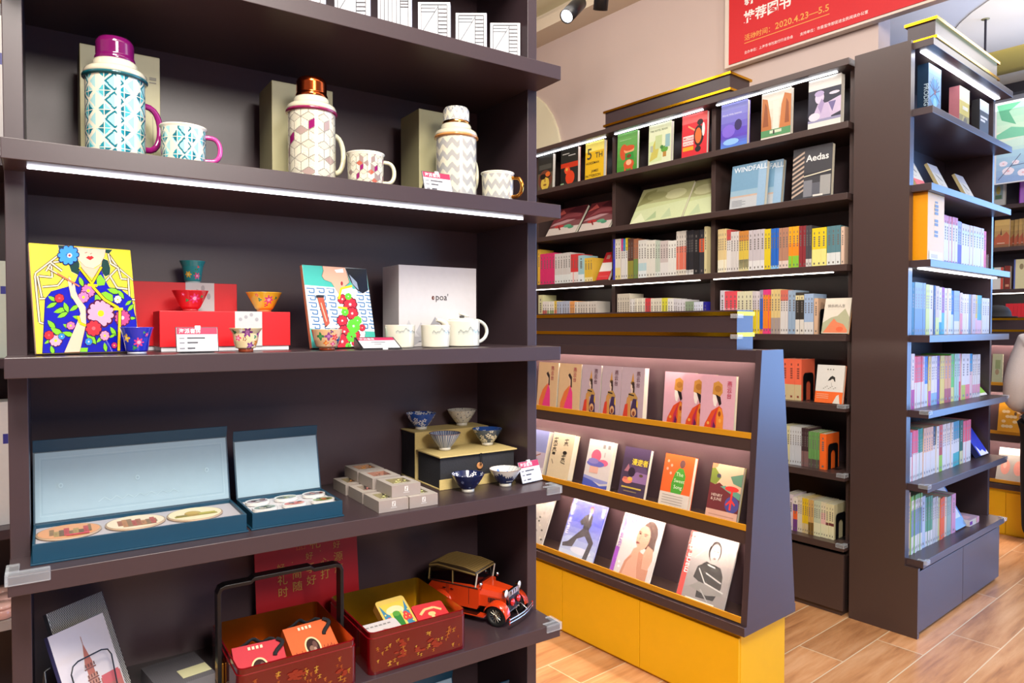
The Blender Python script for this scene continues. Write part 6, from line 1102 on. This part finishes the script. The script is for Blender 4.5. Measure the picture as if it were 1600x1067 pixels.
magazine('blue wrapped magazine with a leaping figure in a dark suit', 872, 925, b, '#6070d0', '#e8e8f0')
c = [('#9a3ac0', R(0,.02,.1,.42)), (HR, EL(.72,.72,.2,.22,20)), (HR, [(.56,.84),(.9,.8),(.92,.5),(.74,.46)]), (SK, EL(.6,.66,.16,.19,20)), ('#c08468', [(.24,.0),(.9,.0),(.9,.2),(.76,.4),(.6,.44),(.4,.36),(.3,.24)]), (SK, [(.3,.0),(.36,.24),(.5,.4),(.58,.42),(.62,.2),(.7,.0)]), (SK, [(.74,.2),(.7,.42),(.76,.56),(.9,.52),(.94,.36),(.88,.2)]), (SK, [(.4,.34),(.44,.46),(.56,.52),(.62,.46),(.54,.36)]), ('#7a3a34', EL(.5,.565,.05,.018,10)), ('#5a3a30', LN(.46,.74,.54,.735,.014)), ('#5a3a30', LN(.6,.72,.7,.72,.014)), ('#b87a62', LN(.55,.7,.52,.62,.016)), ('#3a2420', EL(.51,.71,.025,.01,8)), ('#3a2420', EL(.645,.695,.028,.01,8)), ('#7a3ab8', LN(.2,.9,.3,.82,.02)), ('#7a3ab8', LN(.3,.92,.38,.84,.02)), ('#f0e8e8', EL(.18,.2,.03,.02,10)), ('#f0e8e8', EL(.2,.13,.03,.02,10))]
magazine('white wrapped magazine with a bare-shouldered woman resting her chin on her hand', 952, 1014, c, '#cdc9c8', '#8a4ab0')
d_ = grad('#8f8a8a', '#b4b0ae', 5)+[('#d83a34', R(0,.0,.11,.98)), ('#2a2626', EL(.58,.76,.13,.15,18)), ('#c4bcb8', EL(.59,.74,.1,.13,18)), ('#b4aca8', R(.54,.56,.64,.66)), ('#201e20', [(.3,.5),(.46,.6),(.54,.58),(.64,.58),(.76,.56),(.84,.46),(.86,.3),(.76,.1),(.4,.08),(.38,.3),(.26,.34)]), ('#8a8886', [(.22,.2),(.4,.3),(.84,.26),(.92,.2),(.6,.14)]), ('#c8c8c6', LN(.34,.48,.52,.3,.02)), ('#c8c8c6', LN(.5,.44,.84,.36,.02)), ('#c8c8c6', LN(.52,.3,.92,.24,.02)), ('#a8a8a6', LN(.46,.2,.66,.06,.02)), ('#e0e0de', LN(.5,.56,.66,.54,.018)), ('#d8d8d6', LN(.2,.6,.5,.86,.01)), ('#3a3434', LN(.54,.77,.58,.765,.012)), ('#3a3434', LN(.62,.765,.66,.765,.012)), ('#5a4040', EL(.6,.665,.03,.012,8)), ('#e8e8e6', R(.86,.84,.95,.94)), ('#e8e4e2', R(.2,.02,.8,.05))]
magazine('grey wrapped magazine with a woman in a dark top', 1057, 1131, d_, '#a09c9c', '#f0e4e2')

# ================================================================== above, behind and beside
t = thing('banner', 'red event banner with white and gold writing on a pale board', 'banner', (-2.605, 3.93, 3.155))
BW_ = 1.75
tag(MB().box(0, .006, 0, BW_, .06, .9, '#d8cbc0', 'paint').build('board', t, bevel=.002), 'pale board')
m = MB(); m.box(.035, 0, .015, BW_-.03, .006, .89, '#c8141e', 'paper')
def bt(s, px, py, px1, c, bold=0):
    p = at_y(px, py, 3.93); q = at_y(px1, py, 3.93); size = (q.x-p.x)/max(x for x, y in glyphs(s, 'LEFT', bold)[0])
    m.text(s, (p.x+2.605, -.0004, p.z-3.155), X3, Z3, size, c, 'paper', 'LEFT', .0006, bold)
bt('推荐图书', 1162, 36, 1236, '#ece4e0', .025); bt('活动时间：', 1163, 63.5, 1203, '#e0a04a', .01); bt('2020.4.23—5.5', 1211, 46, 1295, '#e0a04a', .01)
bt('主办单位：上海市书刊发行行业协会', 1163, 84.5, 1239, '#ece4e0', .006); bt('支持单位：市委宣传部促进全民阅读办公室', 1250, 56, 1356, '#ece4e0', .006); bt('新书', 1163, 8, 1199, '#ece4e0', .025)
p = at_y(1163, 68.5, 3.93); q = at_y(1296, 24, 3.93); m.art((0,0,0), X3, Z3, [('#e0a04a', R(p.x+2.605, p.z-3.155, q.x+2.605, p.z-3.151)), ('#e8945a', EL(1.0-.0,.36,.07,.07,24)), ('#c8141e', LN(.96,.36,1.03,.42,.012)), ('#b89ac8', R(1.5,.06,1.6,.2)), ('#e8c86a', R(1.56,.1,1.62,.2))]); m.build('cloth', t)
def spot(label, c, dr, tilt, lit):
    t = thing('spotlight', label, 'spotlight', c); dr = dr.normalized(); q = dr.to_track_quat('Z', 'Y').to_matrix().to_4x4()
    m = MB(); m.M = q; m.lathe([(0,-.2),(.036,-.2),(.042,-.194),(.042,0),(.038,.0),(.036,-.012),(0,-.012)], 36, '#1b1b1d', 'plastic'); m.build('housing', t)
    m = MB(); m.M = q; m.lathe([(.0,-.008),(.0365,-.008),(.0,-.0079)], 30, '#f2f4ff' if lit else '#55555a', 'lamp' if lit else 'gloss'); tag(m.build('lens', t), 'lit lens' if lit else None)
    e = -dr*.13; m = MB(); m.tube([tuple(e), (e.x, e.y, 4.045-c[2])], .009, '#1b1b1d', 'plastic', 8); m.build('stem', t)
c1 = at_z(885, 26, 3.3); spot('black ceiling spotlight with a lit lens turned to the camera', c1, -_r*.45-_u*.68-_f*.55, 0, True)
c2 = at_z(938, 16, 3.32); spot('black ceiling spotlight turned away, beside the lit one', c2, -_u*.9+_f*.35-_r*.06, 0, False)
# hanging landscape poster and thin rods
Yp = 6.9; a = at_y(1556, 287, Yp); h = at_y(1556, 166, Yp).z-a.z
t = thing('poster', 'large hanging green and blue landscape poster above the farthest bookcase', 'poster', (a.x-.05, Yp, a.z))
tag(MB().box(0, 0, -.01, .95, .012, h+.02, '#c9cbd0', 'paint').build('board', t), 'grey board')
it = grad('#7f9ac8', '#9fc4d4', 5, 0, .4)+grad('#a8cccc', '#d8dcc0', 4, .4, .65)+grad('#bcd8c0', '#8fccb0', 4, .65, 1)+[('#6fb898', [(0,.62),(.12,.7),(.3,.64),(.5,.74),(.7,.62),(1,.7),(1,.56),(0,.56)]), ('#5aa884', [(.0,1),(.04,.8),(.16,.72),(.1,.9),(.2,1)]), ('#b8d4c8', [(0,.5),(.3,.58),(.6,.5),(1,.56),(1,.46),(0,.44)])]
for x, y, r in ((.1,.14,.05),(.22,.1,.045),(.06,.24,.035),(.3,.16,.04),(.16,.24,.03),(.5,.12,.05),(.62,.2,.04)): it += FLOW(x, y, r, '#dcd4e0', '#d8a8b0', 5)
it += PL('#4a4a6a', [(.02,.04),(.12,.2),(.2,.34)], .006)+PL('#4a4a6a', [(.12,.2),(.3,.22)], .005)
m = MB(); m.art((.05,0,0), X3, Z3, it, .86, h, 'paper'); m.build('picture', t)
m = MB(); m.tube([(.25,.006,h+.01),(.25,.006,4.03-a.z)], .004, '#2a2a2e', 'metal', 6); m.build('rod', t); m = MB(); m.tube([(.75,.006,h+.01),(.75,.006,4.03-a.z)], .004, '#2a2a2e', 'metal', 6); m.build('rod', t)
p = at_z(1540, 28, 4.045); t = thing('hanging_rod', 'thin dark rod hanging from the ceiling above the end bookcase', 'rod', p)
m = MB(); m.lathe([(0,-.012),(.03,-.012),(.03,0),(0,0)], 20, '#8a8464', 'paint'); m.build('ceiling_plate', t); tag(MB().tube([(0,0,-.01),(0,0,-.62)], .009, '#2a2430', 'plastic', 8).build('rod', t), 'dark rod')
# books beyond
def far_face(label, pl, pr, y, z, h, lean, t_, art, cover, texts=()):
    x0, x1 = wx(pl, 509, y), wx(pr, 509, y); return face_book(label, x0, y, z, x1-x0, h, t_, lean, art, cover, None, 0, texts)
yb = 7.09
far_face('white-framed book under the hanging poster, top shelf of the farthest bookcase', 1549, 1567, yb, ZT, .27, 4, .03, [('#8aa0a0', R(.1,.2,.8,.75)), ('#b0a04a', EL(.4,.5,.2,.14,10)), ('#5a7a5a', R(.15,.22,.7,.34))], '#d0d0c8')
far_face('magenta book on the top shelf of the farthest bookcase', 1589, 1604, yb, ZT, .25, 4, .03, [('#c080e0', R(.1,0,.5,1))], '#a030c0')
BRW = grad('#7a4a34', '#d8b46a', 5)+[('#b0583a', [(0,.3),(.3,.5),(.5,.4),(.8,.56),(1,.4),(1,.1),(0,.1)]), ('#5a3424', [(.38,.45),(.44,.7),(.5,.45)]), ('#d8d0b8', R(.2,.14,.7,.16))]
far_face('brown landscape book, second shelf of the farthest bookcase', 1551, 1574.5, yb, 2.175, .24, 5, .02, BRW, '#8a5a3a')
for k in range(4):
    far_face('brown landscape book fanned out at the right of its copy', 1575+k*7, 1598+k*7, yb+.02+.021*(4-k) if False else yb+.03+.022*(3-k), 2.175, .24, 5, .02, BRW, '#8a5a3a')['group'] = 'fanned brown landscape books'
far_face('cream volume with a round seal, third shelf of the farthest bookcase', 1582.5, 1606, yb, 1.814, .25, 3, .03, [('#8a7a5a', EL(.5,.75,.14,.1,14)), ('#5a68b0', R(0,0,.1,1))], '#cfc69a')
far_face('white and teal box-like book, third shelf of the farthest bookcase', 1547, 1566, yb, 1.814, .19, 2, .05, [('#2ab0b0', R(0,.8,.25,1)), ('#c84a3a', R(.8,0,1,1))], '#d4d2cc')
far_face('dark red-brown volume, third shelf of the farthest bookcase', 1568, 1577, yb, 1.814, .2, 2, .05, [('#c88a6a', R(.2,.1,.8,.2))], '#7a2c22')
for k in range(5):
    x0 = wx(1571+k*6, 509, yb); face_book('red volume in the run on the fourth shelf of the farthest bookcase', x0, yb, 1.455, wx(1577+k*6, 509, yb)-x0-.001, .235, .15, 0, [('#e8b0b0', R(.2,.3,.8,.33))], '#cc2430', group='red volumes on the farthest bookcase')
x0 = wx(1601, 509, yb); face_book('yellow volume beside the red run on the farthest bookcase', x0, yb, 1.455, .06, .235, .15, 0, [], '#dca81c')
t = thing('hat', 'black domed hat in front of the red volumes, partly hidden', 'hat', (wx(1561, 509, 7.06), 7.05+.1, 1.456) if False else (wx(1559, 490, 5.98), 5.98, 1.5635))
MB().lathe([(.0,.0),(.12,.0),(.12,.004),(.085,.008),(.08,.04),(.062,.07),(.03,.085),(0,.088)], 40, '#141214', 'cloth').build('crown', t)
def far_ledge(label, pl, pr, z, h, lean, t_, art, cover, y):
    x0, x1 = wx(pl, 600, y), wx(pr, 600, y); return face_book(label, x0, y, z, x1-x0, h, t_, lean, art, cover)
far_ledge('pale green book on the top ledge of the farther stand', 1549, 1565, 1.0732, .22, 6, .02, [('#8a9a6a', R(.3,.5,.8,.8)), ('#a08a6a', EL(.5,.4,.2,.1,9))], '#b0b894', 5.947)
far_ledge('yellow patterned book on the middle ledge of the farther stand', 1559, 1604, .7252, .235, 12, .02, [('#e8d0a0', EL(.2+.13*(k % 5), .2+.15*(k//3), .08, .05, 8)) for k in range(12)]+[('#6a4a20', EL(.6,.6,.05,.06,8))], '#d89c1c', 5.925)
pe = [('#d8d6d2', R(0,.8,1,1)), ('#d89484', EL(.28,.42,.16,.22,16)), ('#d89484', EL(.72,.42,.16,.22,16)), ('#e0b0a0', EL(.26,.48,.06,.1,10)), ('#e4e4e0', R(.1,.86,.4,.94)), ('#e4e4e0', R(.55,.86,.9,.94))]
far_ledge('bagged magazine with two peach shapes on the lowest ledge of the farther stand', 1557, 1604, .3792, .25, 24, .012, pe, '#a8a49c', 5.885)

# ---- the person at the right edge
def skin_mesh(name, verts, edges, radii, parent, col, mat, sub=2):
    me = bpy.data.meshes.new(name); me.from_pydata(verts, edges, []); o = bpy.data.objects.new(name, me); COL.objects.link(o)
    s = o.modifiers.new('skin', 'SKIN'); s.use_smooth_shade = True
    for i, r in enumerate(radii):
        sv = me.skin_vertices[0].data[i]; sv.radius = (r, r) if not isinstance(r, tuple) else r; sv.use_root = (i == 0)
    b = o.modifiers.new('sub', 'SUBSURF'); b.levels = sub; b.render_levels = sub
    dg = bpy.context.evaluated_depsgraph_get(); ev = o.evaluated_get(dg); m2 = bpy.data.meshes.new_from_object(ev)
    bpy.data.objects.remove(o); bpy.data.meshes.remove(me)
    mb = MB(); mb.add([tuple(v.co) for v in m2.vertices], [list(p.vertices) for p in m2.polygons], col, mat, True); bpy.data.meshes.remove(m2)
    return mb.build(name, parent)
pn = thing('person', 'person in a loose white top and black trousers, cut off by the frame', 'person', (-1.12, 5.30, 0), radians(8))
# local: x right of the person, y forward
V = [(0,0,.93),(0,.0,1.08),(0,.005,1.25),(0,.0,1.38),(0,.01,1.46),(0,.025,1.52),
     (-.10,0,.88),(-.105,.02,.48),(-.11,-.02,.10),(-.11,.09,.04), (.10,0,.88),(.11,-.01,.48),(.115,-.05,.10),(.115,.05,.04),
     (-.17,0,1.40),(-.235,-.03,1.14),(-.2,.14,.93), (.17,0,1.40),(.235,-.02,1.14),(.2,.16,.98)]
E_ = [(0,1),(1,2),(2,3),(3,4),(4,5),(0,6),(6,7),(7,8),(8,9),(0,10),(10,11),(11,12),(12,13),(3,14),(14,15),(15,16),(3,17),(17,18),(18,19)]
Rr = [(.15,.1),(.13,.09),(.15,.1),(.14,.08),.055,.055,.085,.058,.038,.04,.085,.058,.038,.04,.05,.04,.026,.05,.04,.026]
body = skin_mesh('body', V, E_, Rr, pn, '#d2a58c', 'skin')
m = MB(); n = 40     # head with a face, joined to the neck
prof = [(.0,-.02),(.045,-.012),(.062,.02),(.07,.06),(.076,.1),(.078,.14),(.072,.18),(.054,.21),(.03,.225),(0,.23)]
def headv():
    vs = []
    for i in range(n):
        a = 2*pi*i/n
        for r, z in prof:
            x, y = r*cos(a), r*sin(a)*1.16
            if y > 0:
                k = max(0, cos(a-pi/2))**16; y += .022*k*max(0, 1-abs(z-.085)/.03)-.008*max(0, cos(abs(a-pi/2)-.42))**40*max(0, 1-abs(z-.12)/.022)
                y += .006*k*max(0, 1-abs(z-.045)/.012)
            vs.append((x, y+.03, z+1.515))
    return vs
M_ = len(prof); m.add(headv(), [(i*M_+j, ((i+1) % n)*M_+j, ((i+1) % n)*M_+j+1, i*M_+j+1) for i in range(n) for j in range(M_-1)], '#d2a58c', 'skin', True)
for s_ in (-1, 1):
    m.M = Matrix.Translation((s_*.03, .108, 1.635)); m.lathe([(0,-.009),(.011,0),(0,.009)], 14, '#f0ece8', 'gloss'); m.M = Matrix.Translation((s_*.03, .1165, 1.635)); m.lathe([(0,-.005),(.006,0),(0,.005)], 10, '#2a1c16', 'gloss')
    m.M = Matrix.Translation((s_*.079, .03, 1.615)) @ Matrix.Diagonal((.5,1,1.6,1)); m.lathe([(0,-.018),(.014,-.008),(.018,0),(.014,.01),(0,.018)], 14, '#cf9f86', 'skin')
m.M = Matrix.Translation((0, .119, 1.561)); m.lathe([(0,-.006),(.016,-.001),(.016,.001),(0,.006)], 16, '#a8544e', 'skin'); m.M = Matrix()
m.build('head', pn)
m = MB(); hp = [(.088,-.01),(.092,.06),(.09,.12),(.084,.17),(.066,.22),(.036,.242),(0,.247)]; vs = []
for i in range(n):
    a = 2*pi*i/n
    for r, z in hp:
        front = max(0, sin(a)); zz = z+front*(.16 if z < .12 else .03)*(1-z/.25); vs.append((r*cos(a), r*sin(a)*1.16+.025-.02*front*(z < .15), 1.52+zz))
mm = len(hp); m.add(vs, [(i*mm+j, ((i+1) % n)*mm+j, ((i+1) % n)*mm+j+1, i*mm+j+1) for i in range(n) for j in range(mm-1)], '#231a18', 'cloth', True); m.build('hair', pn)
WT = '#d2cac8'
skin_mesh('top', [(0,0,.86),(0,0,1.08),(0,.0,1.26),(0,0,1.385),(0,.01,1.455),(-.175,0,1.39),(-.225,-.03,1.16),(-.235,.03,1.02),(-.2,.115,.955),(.175,0,1.39),(.225,-.025,1.16),(.235,.04,1.04),(.215,.125,1.0)],
          [(0,1),(1,2),(2,3),(3,4),(3,5),(5,6),(6,7),(7,8),(3,9),(9,10),(10,11),(11,12)], [(.2,.14),(.18,.13),(.185,.125),(.165,.1),.07,.08,.075,.075,.04,.08,.075,.075,.04], pn, WT, 'cloth')
skin_mesh('trousers', [(0,0,.95),(-.105,0,.86),(-.115,.015,.5),(-.118,-.01,.16),(.105,0,.86),(.118,-.005,.5),(.122,-.035,.16)], [(0,1),(1,2),(2,3),(0,4),(4,5),(5,6)], [(.17,.12),.115,.095,.075,.115,.095,.075], pn, '#141216', 'cloth')
for s_, yo in ((-1, 0), (1, -.035)):
    x = s_*.116; m = MB(); rings = []
    for y, w, z0, z1 in ((-.085,.026,.02,.075),(-.06,.038,.0,.105),(-.01,.041,.0,.11),(.05,.043,.0,.085),(.11,.046,.0,.062),(.16,.04,.004,.05),(.185,.02,.012,.034)):
        rings.append([(x+w*cos(a), y+yo, (z0+z1)/2+(z1-z0)/2*sin(a)) for a in [2*pi*k/18 for k in range(18)]])
    vs = [q for r_ in rings for q in r_]; m.add(vs, [(k*18+i, (k+1)*18+i, (k+1)*18+(i+1) % 18, k*18+(i+1) % 18) for k in range(6) for i in range(18)]+[tuple(range(18)), tuple(range(108,126))[::-1]], '#d8d6d0', 'cloth', True)
    sh = m.build('shoe', pn)
    MB().prism([(x+.046*cos(a), .05+yo+.145*sin(a)) for a in [2*pi*k/24 for k in range(24)]], 0, .022, '#e6e4de', 'rubber').build('sole', sh)
    for q in (-1, 1): m = MB(); m.tube([(x+q*.044, -.05+yo, .05), (x+q*.046, .03+yo, .058), (x+q*.045, .09+yo, .036)], .008, '#e0a81c', 'plastic', 6, flat=.5); tag(m.build('stripe', sh), 'yellow stripe')
for s_, hx, hy, hz in ((-1,-.2,.145,.925),(1,.2,.165,.972)):
    V2 = [(hx,hy,hz),(hx,hy+.03,hz-.045)]; E2 = [(0,1)]; R2 = [(.03,.018),(.036,.016)]
    hb = skin_mesh('hand', V2, E2, R2, pn, '#d2a58c', 'skin', 2)
    for f, (dx, ln) in enumerate(((-.026,.06),(-.009,.072),(.009,.068),(.025,.052))):
        b0 = (hx+dx, hy+.045, hz-.07); skin_mesh('finger', [b0, (b0[0], b0[1]+.014, b0[2]-ln*.45), (b0[0], b0[1]+.03, b0[2]-ln*.75), (b0[0], b0[1]+.05, b0[2]-ln*.85)], [(0,1),(1,2),(2,3)], [.0095,.009,.0085,.0075], hb, '#d2a58c', 'skin', 1)
    b0 = (hx-s_*.028, hy+.02, hz-.02); skin_mesh('thumb', [b0, (b0[0]-s_*.018, b0[1]+.028, b0[2]-.03), (b0[0]-s_*.016, b0[1]+.05, b0[2]-.05)], [(0,1),(1,2)], [.0115,.0105,.009], hb, '#d2a58c', 'skin', 1)

# ---- what shows past the left edge of the near rack
t = thing('display_rack', 'neighbouring dark rack glimpsed past the left edge of the near rack', 'display rack', (-3.5, -.75, 0))
for z in (2.115, 1.38, .755, .42): MB().box(0, 0, z-.035, .38, 1.05, z, BROWN if z > .5 else '#a39a94', 'laminate').build('shelf', t)
for y in (0, 1.02): MB().box(.0, y+.0005, .0, .3, y+.03, 2.8, BROWN, 'laminate').build('side_panel', t)
MB().box(-.015, 0, 0, .0, 1.05, 2.8, BROWN, 'laminate').build('back_panel', t)
for k, (z, h, nm_, c) in enumerate(((2.116,.53,'top','#d4d2cc'),(1.381,.36,'middle','#c4ccb8'),(.756,.46,'lower','#d4d2cc'))):
    b = thing('gift_box', 'tall '+('pale green' if k == 1 else 'white')+' box on the '+nm_+' shelf of the neighbouring rack', 'box', (-3.2, .04, z), 0, 'boxes on the neighbouring rack')
    MB().box(-.14, 0, 0, 0, .2, h, c, 'card').build('carton', b); m = MB(); m.art((.0002,0,0), Y3, Z3, [('#3a3a8a', R(.72,.66,.8,.74))], .2, h, 'card'); m.build('print', b)
for k, (x, y, z) in enumerate(((-3.17,.17,.4205),(-3.26,.19,.4205),(-3.36,.185,.4205))):
    b = thing('jar', ('front','middle','rear')[k]+' pink round jar on the neighbouring rack', 'jar', (x, y, z), 0, 'pink jars on the neighbouring rack')
    MB().lathe([(0,0),(.036,.0),(.042,.006),(.042,.03),(.036,.036),(0,.036)], 36, '#d8a89c', 'ceramic').build('jar_body', b); MB().lathe([(0,.036),(.038,.0365),(.041,.042),(.036,.052),(0,.054)], 36, '#e0b4a8', 'ceramic').build('lid', b)
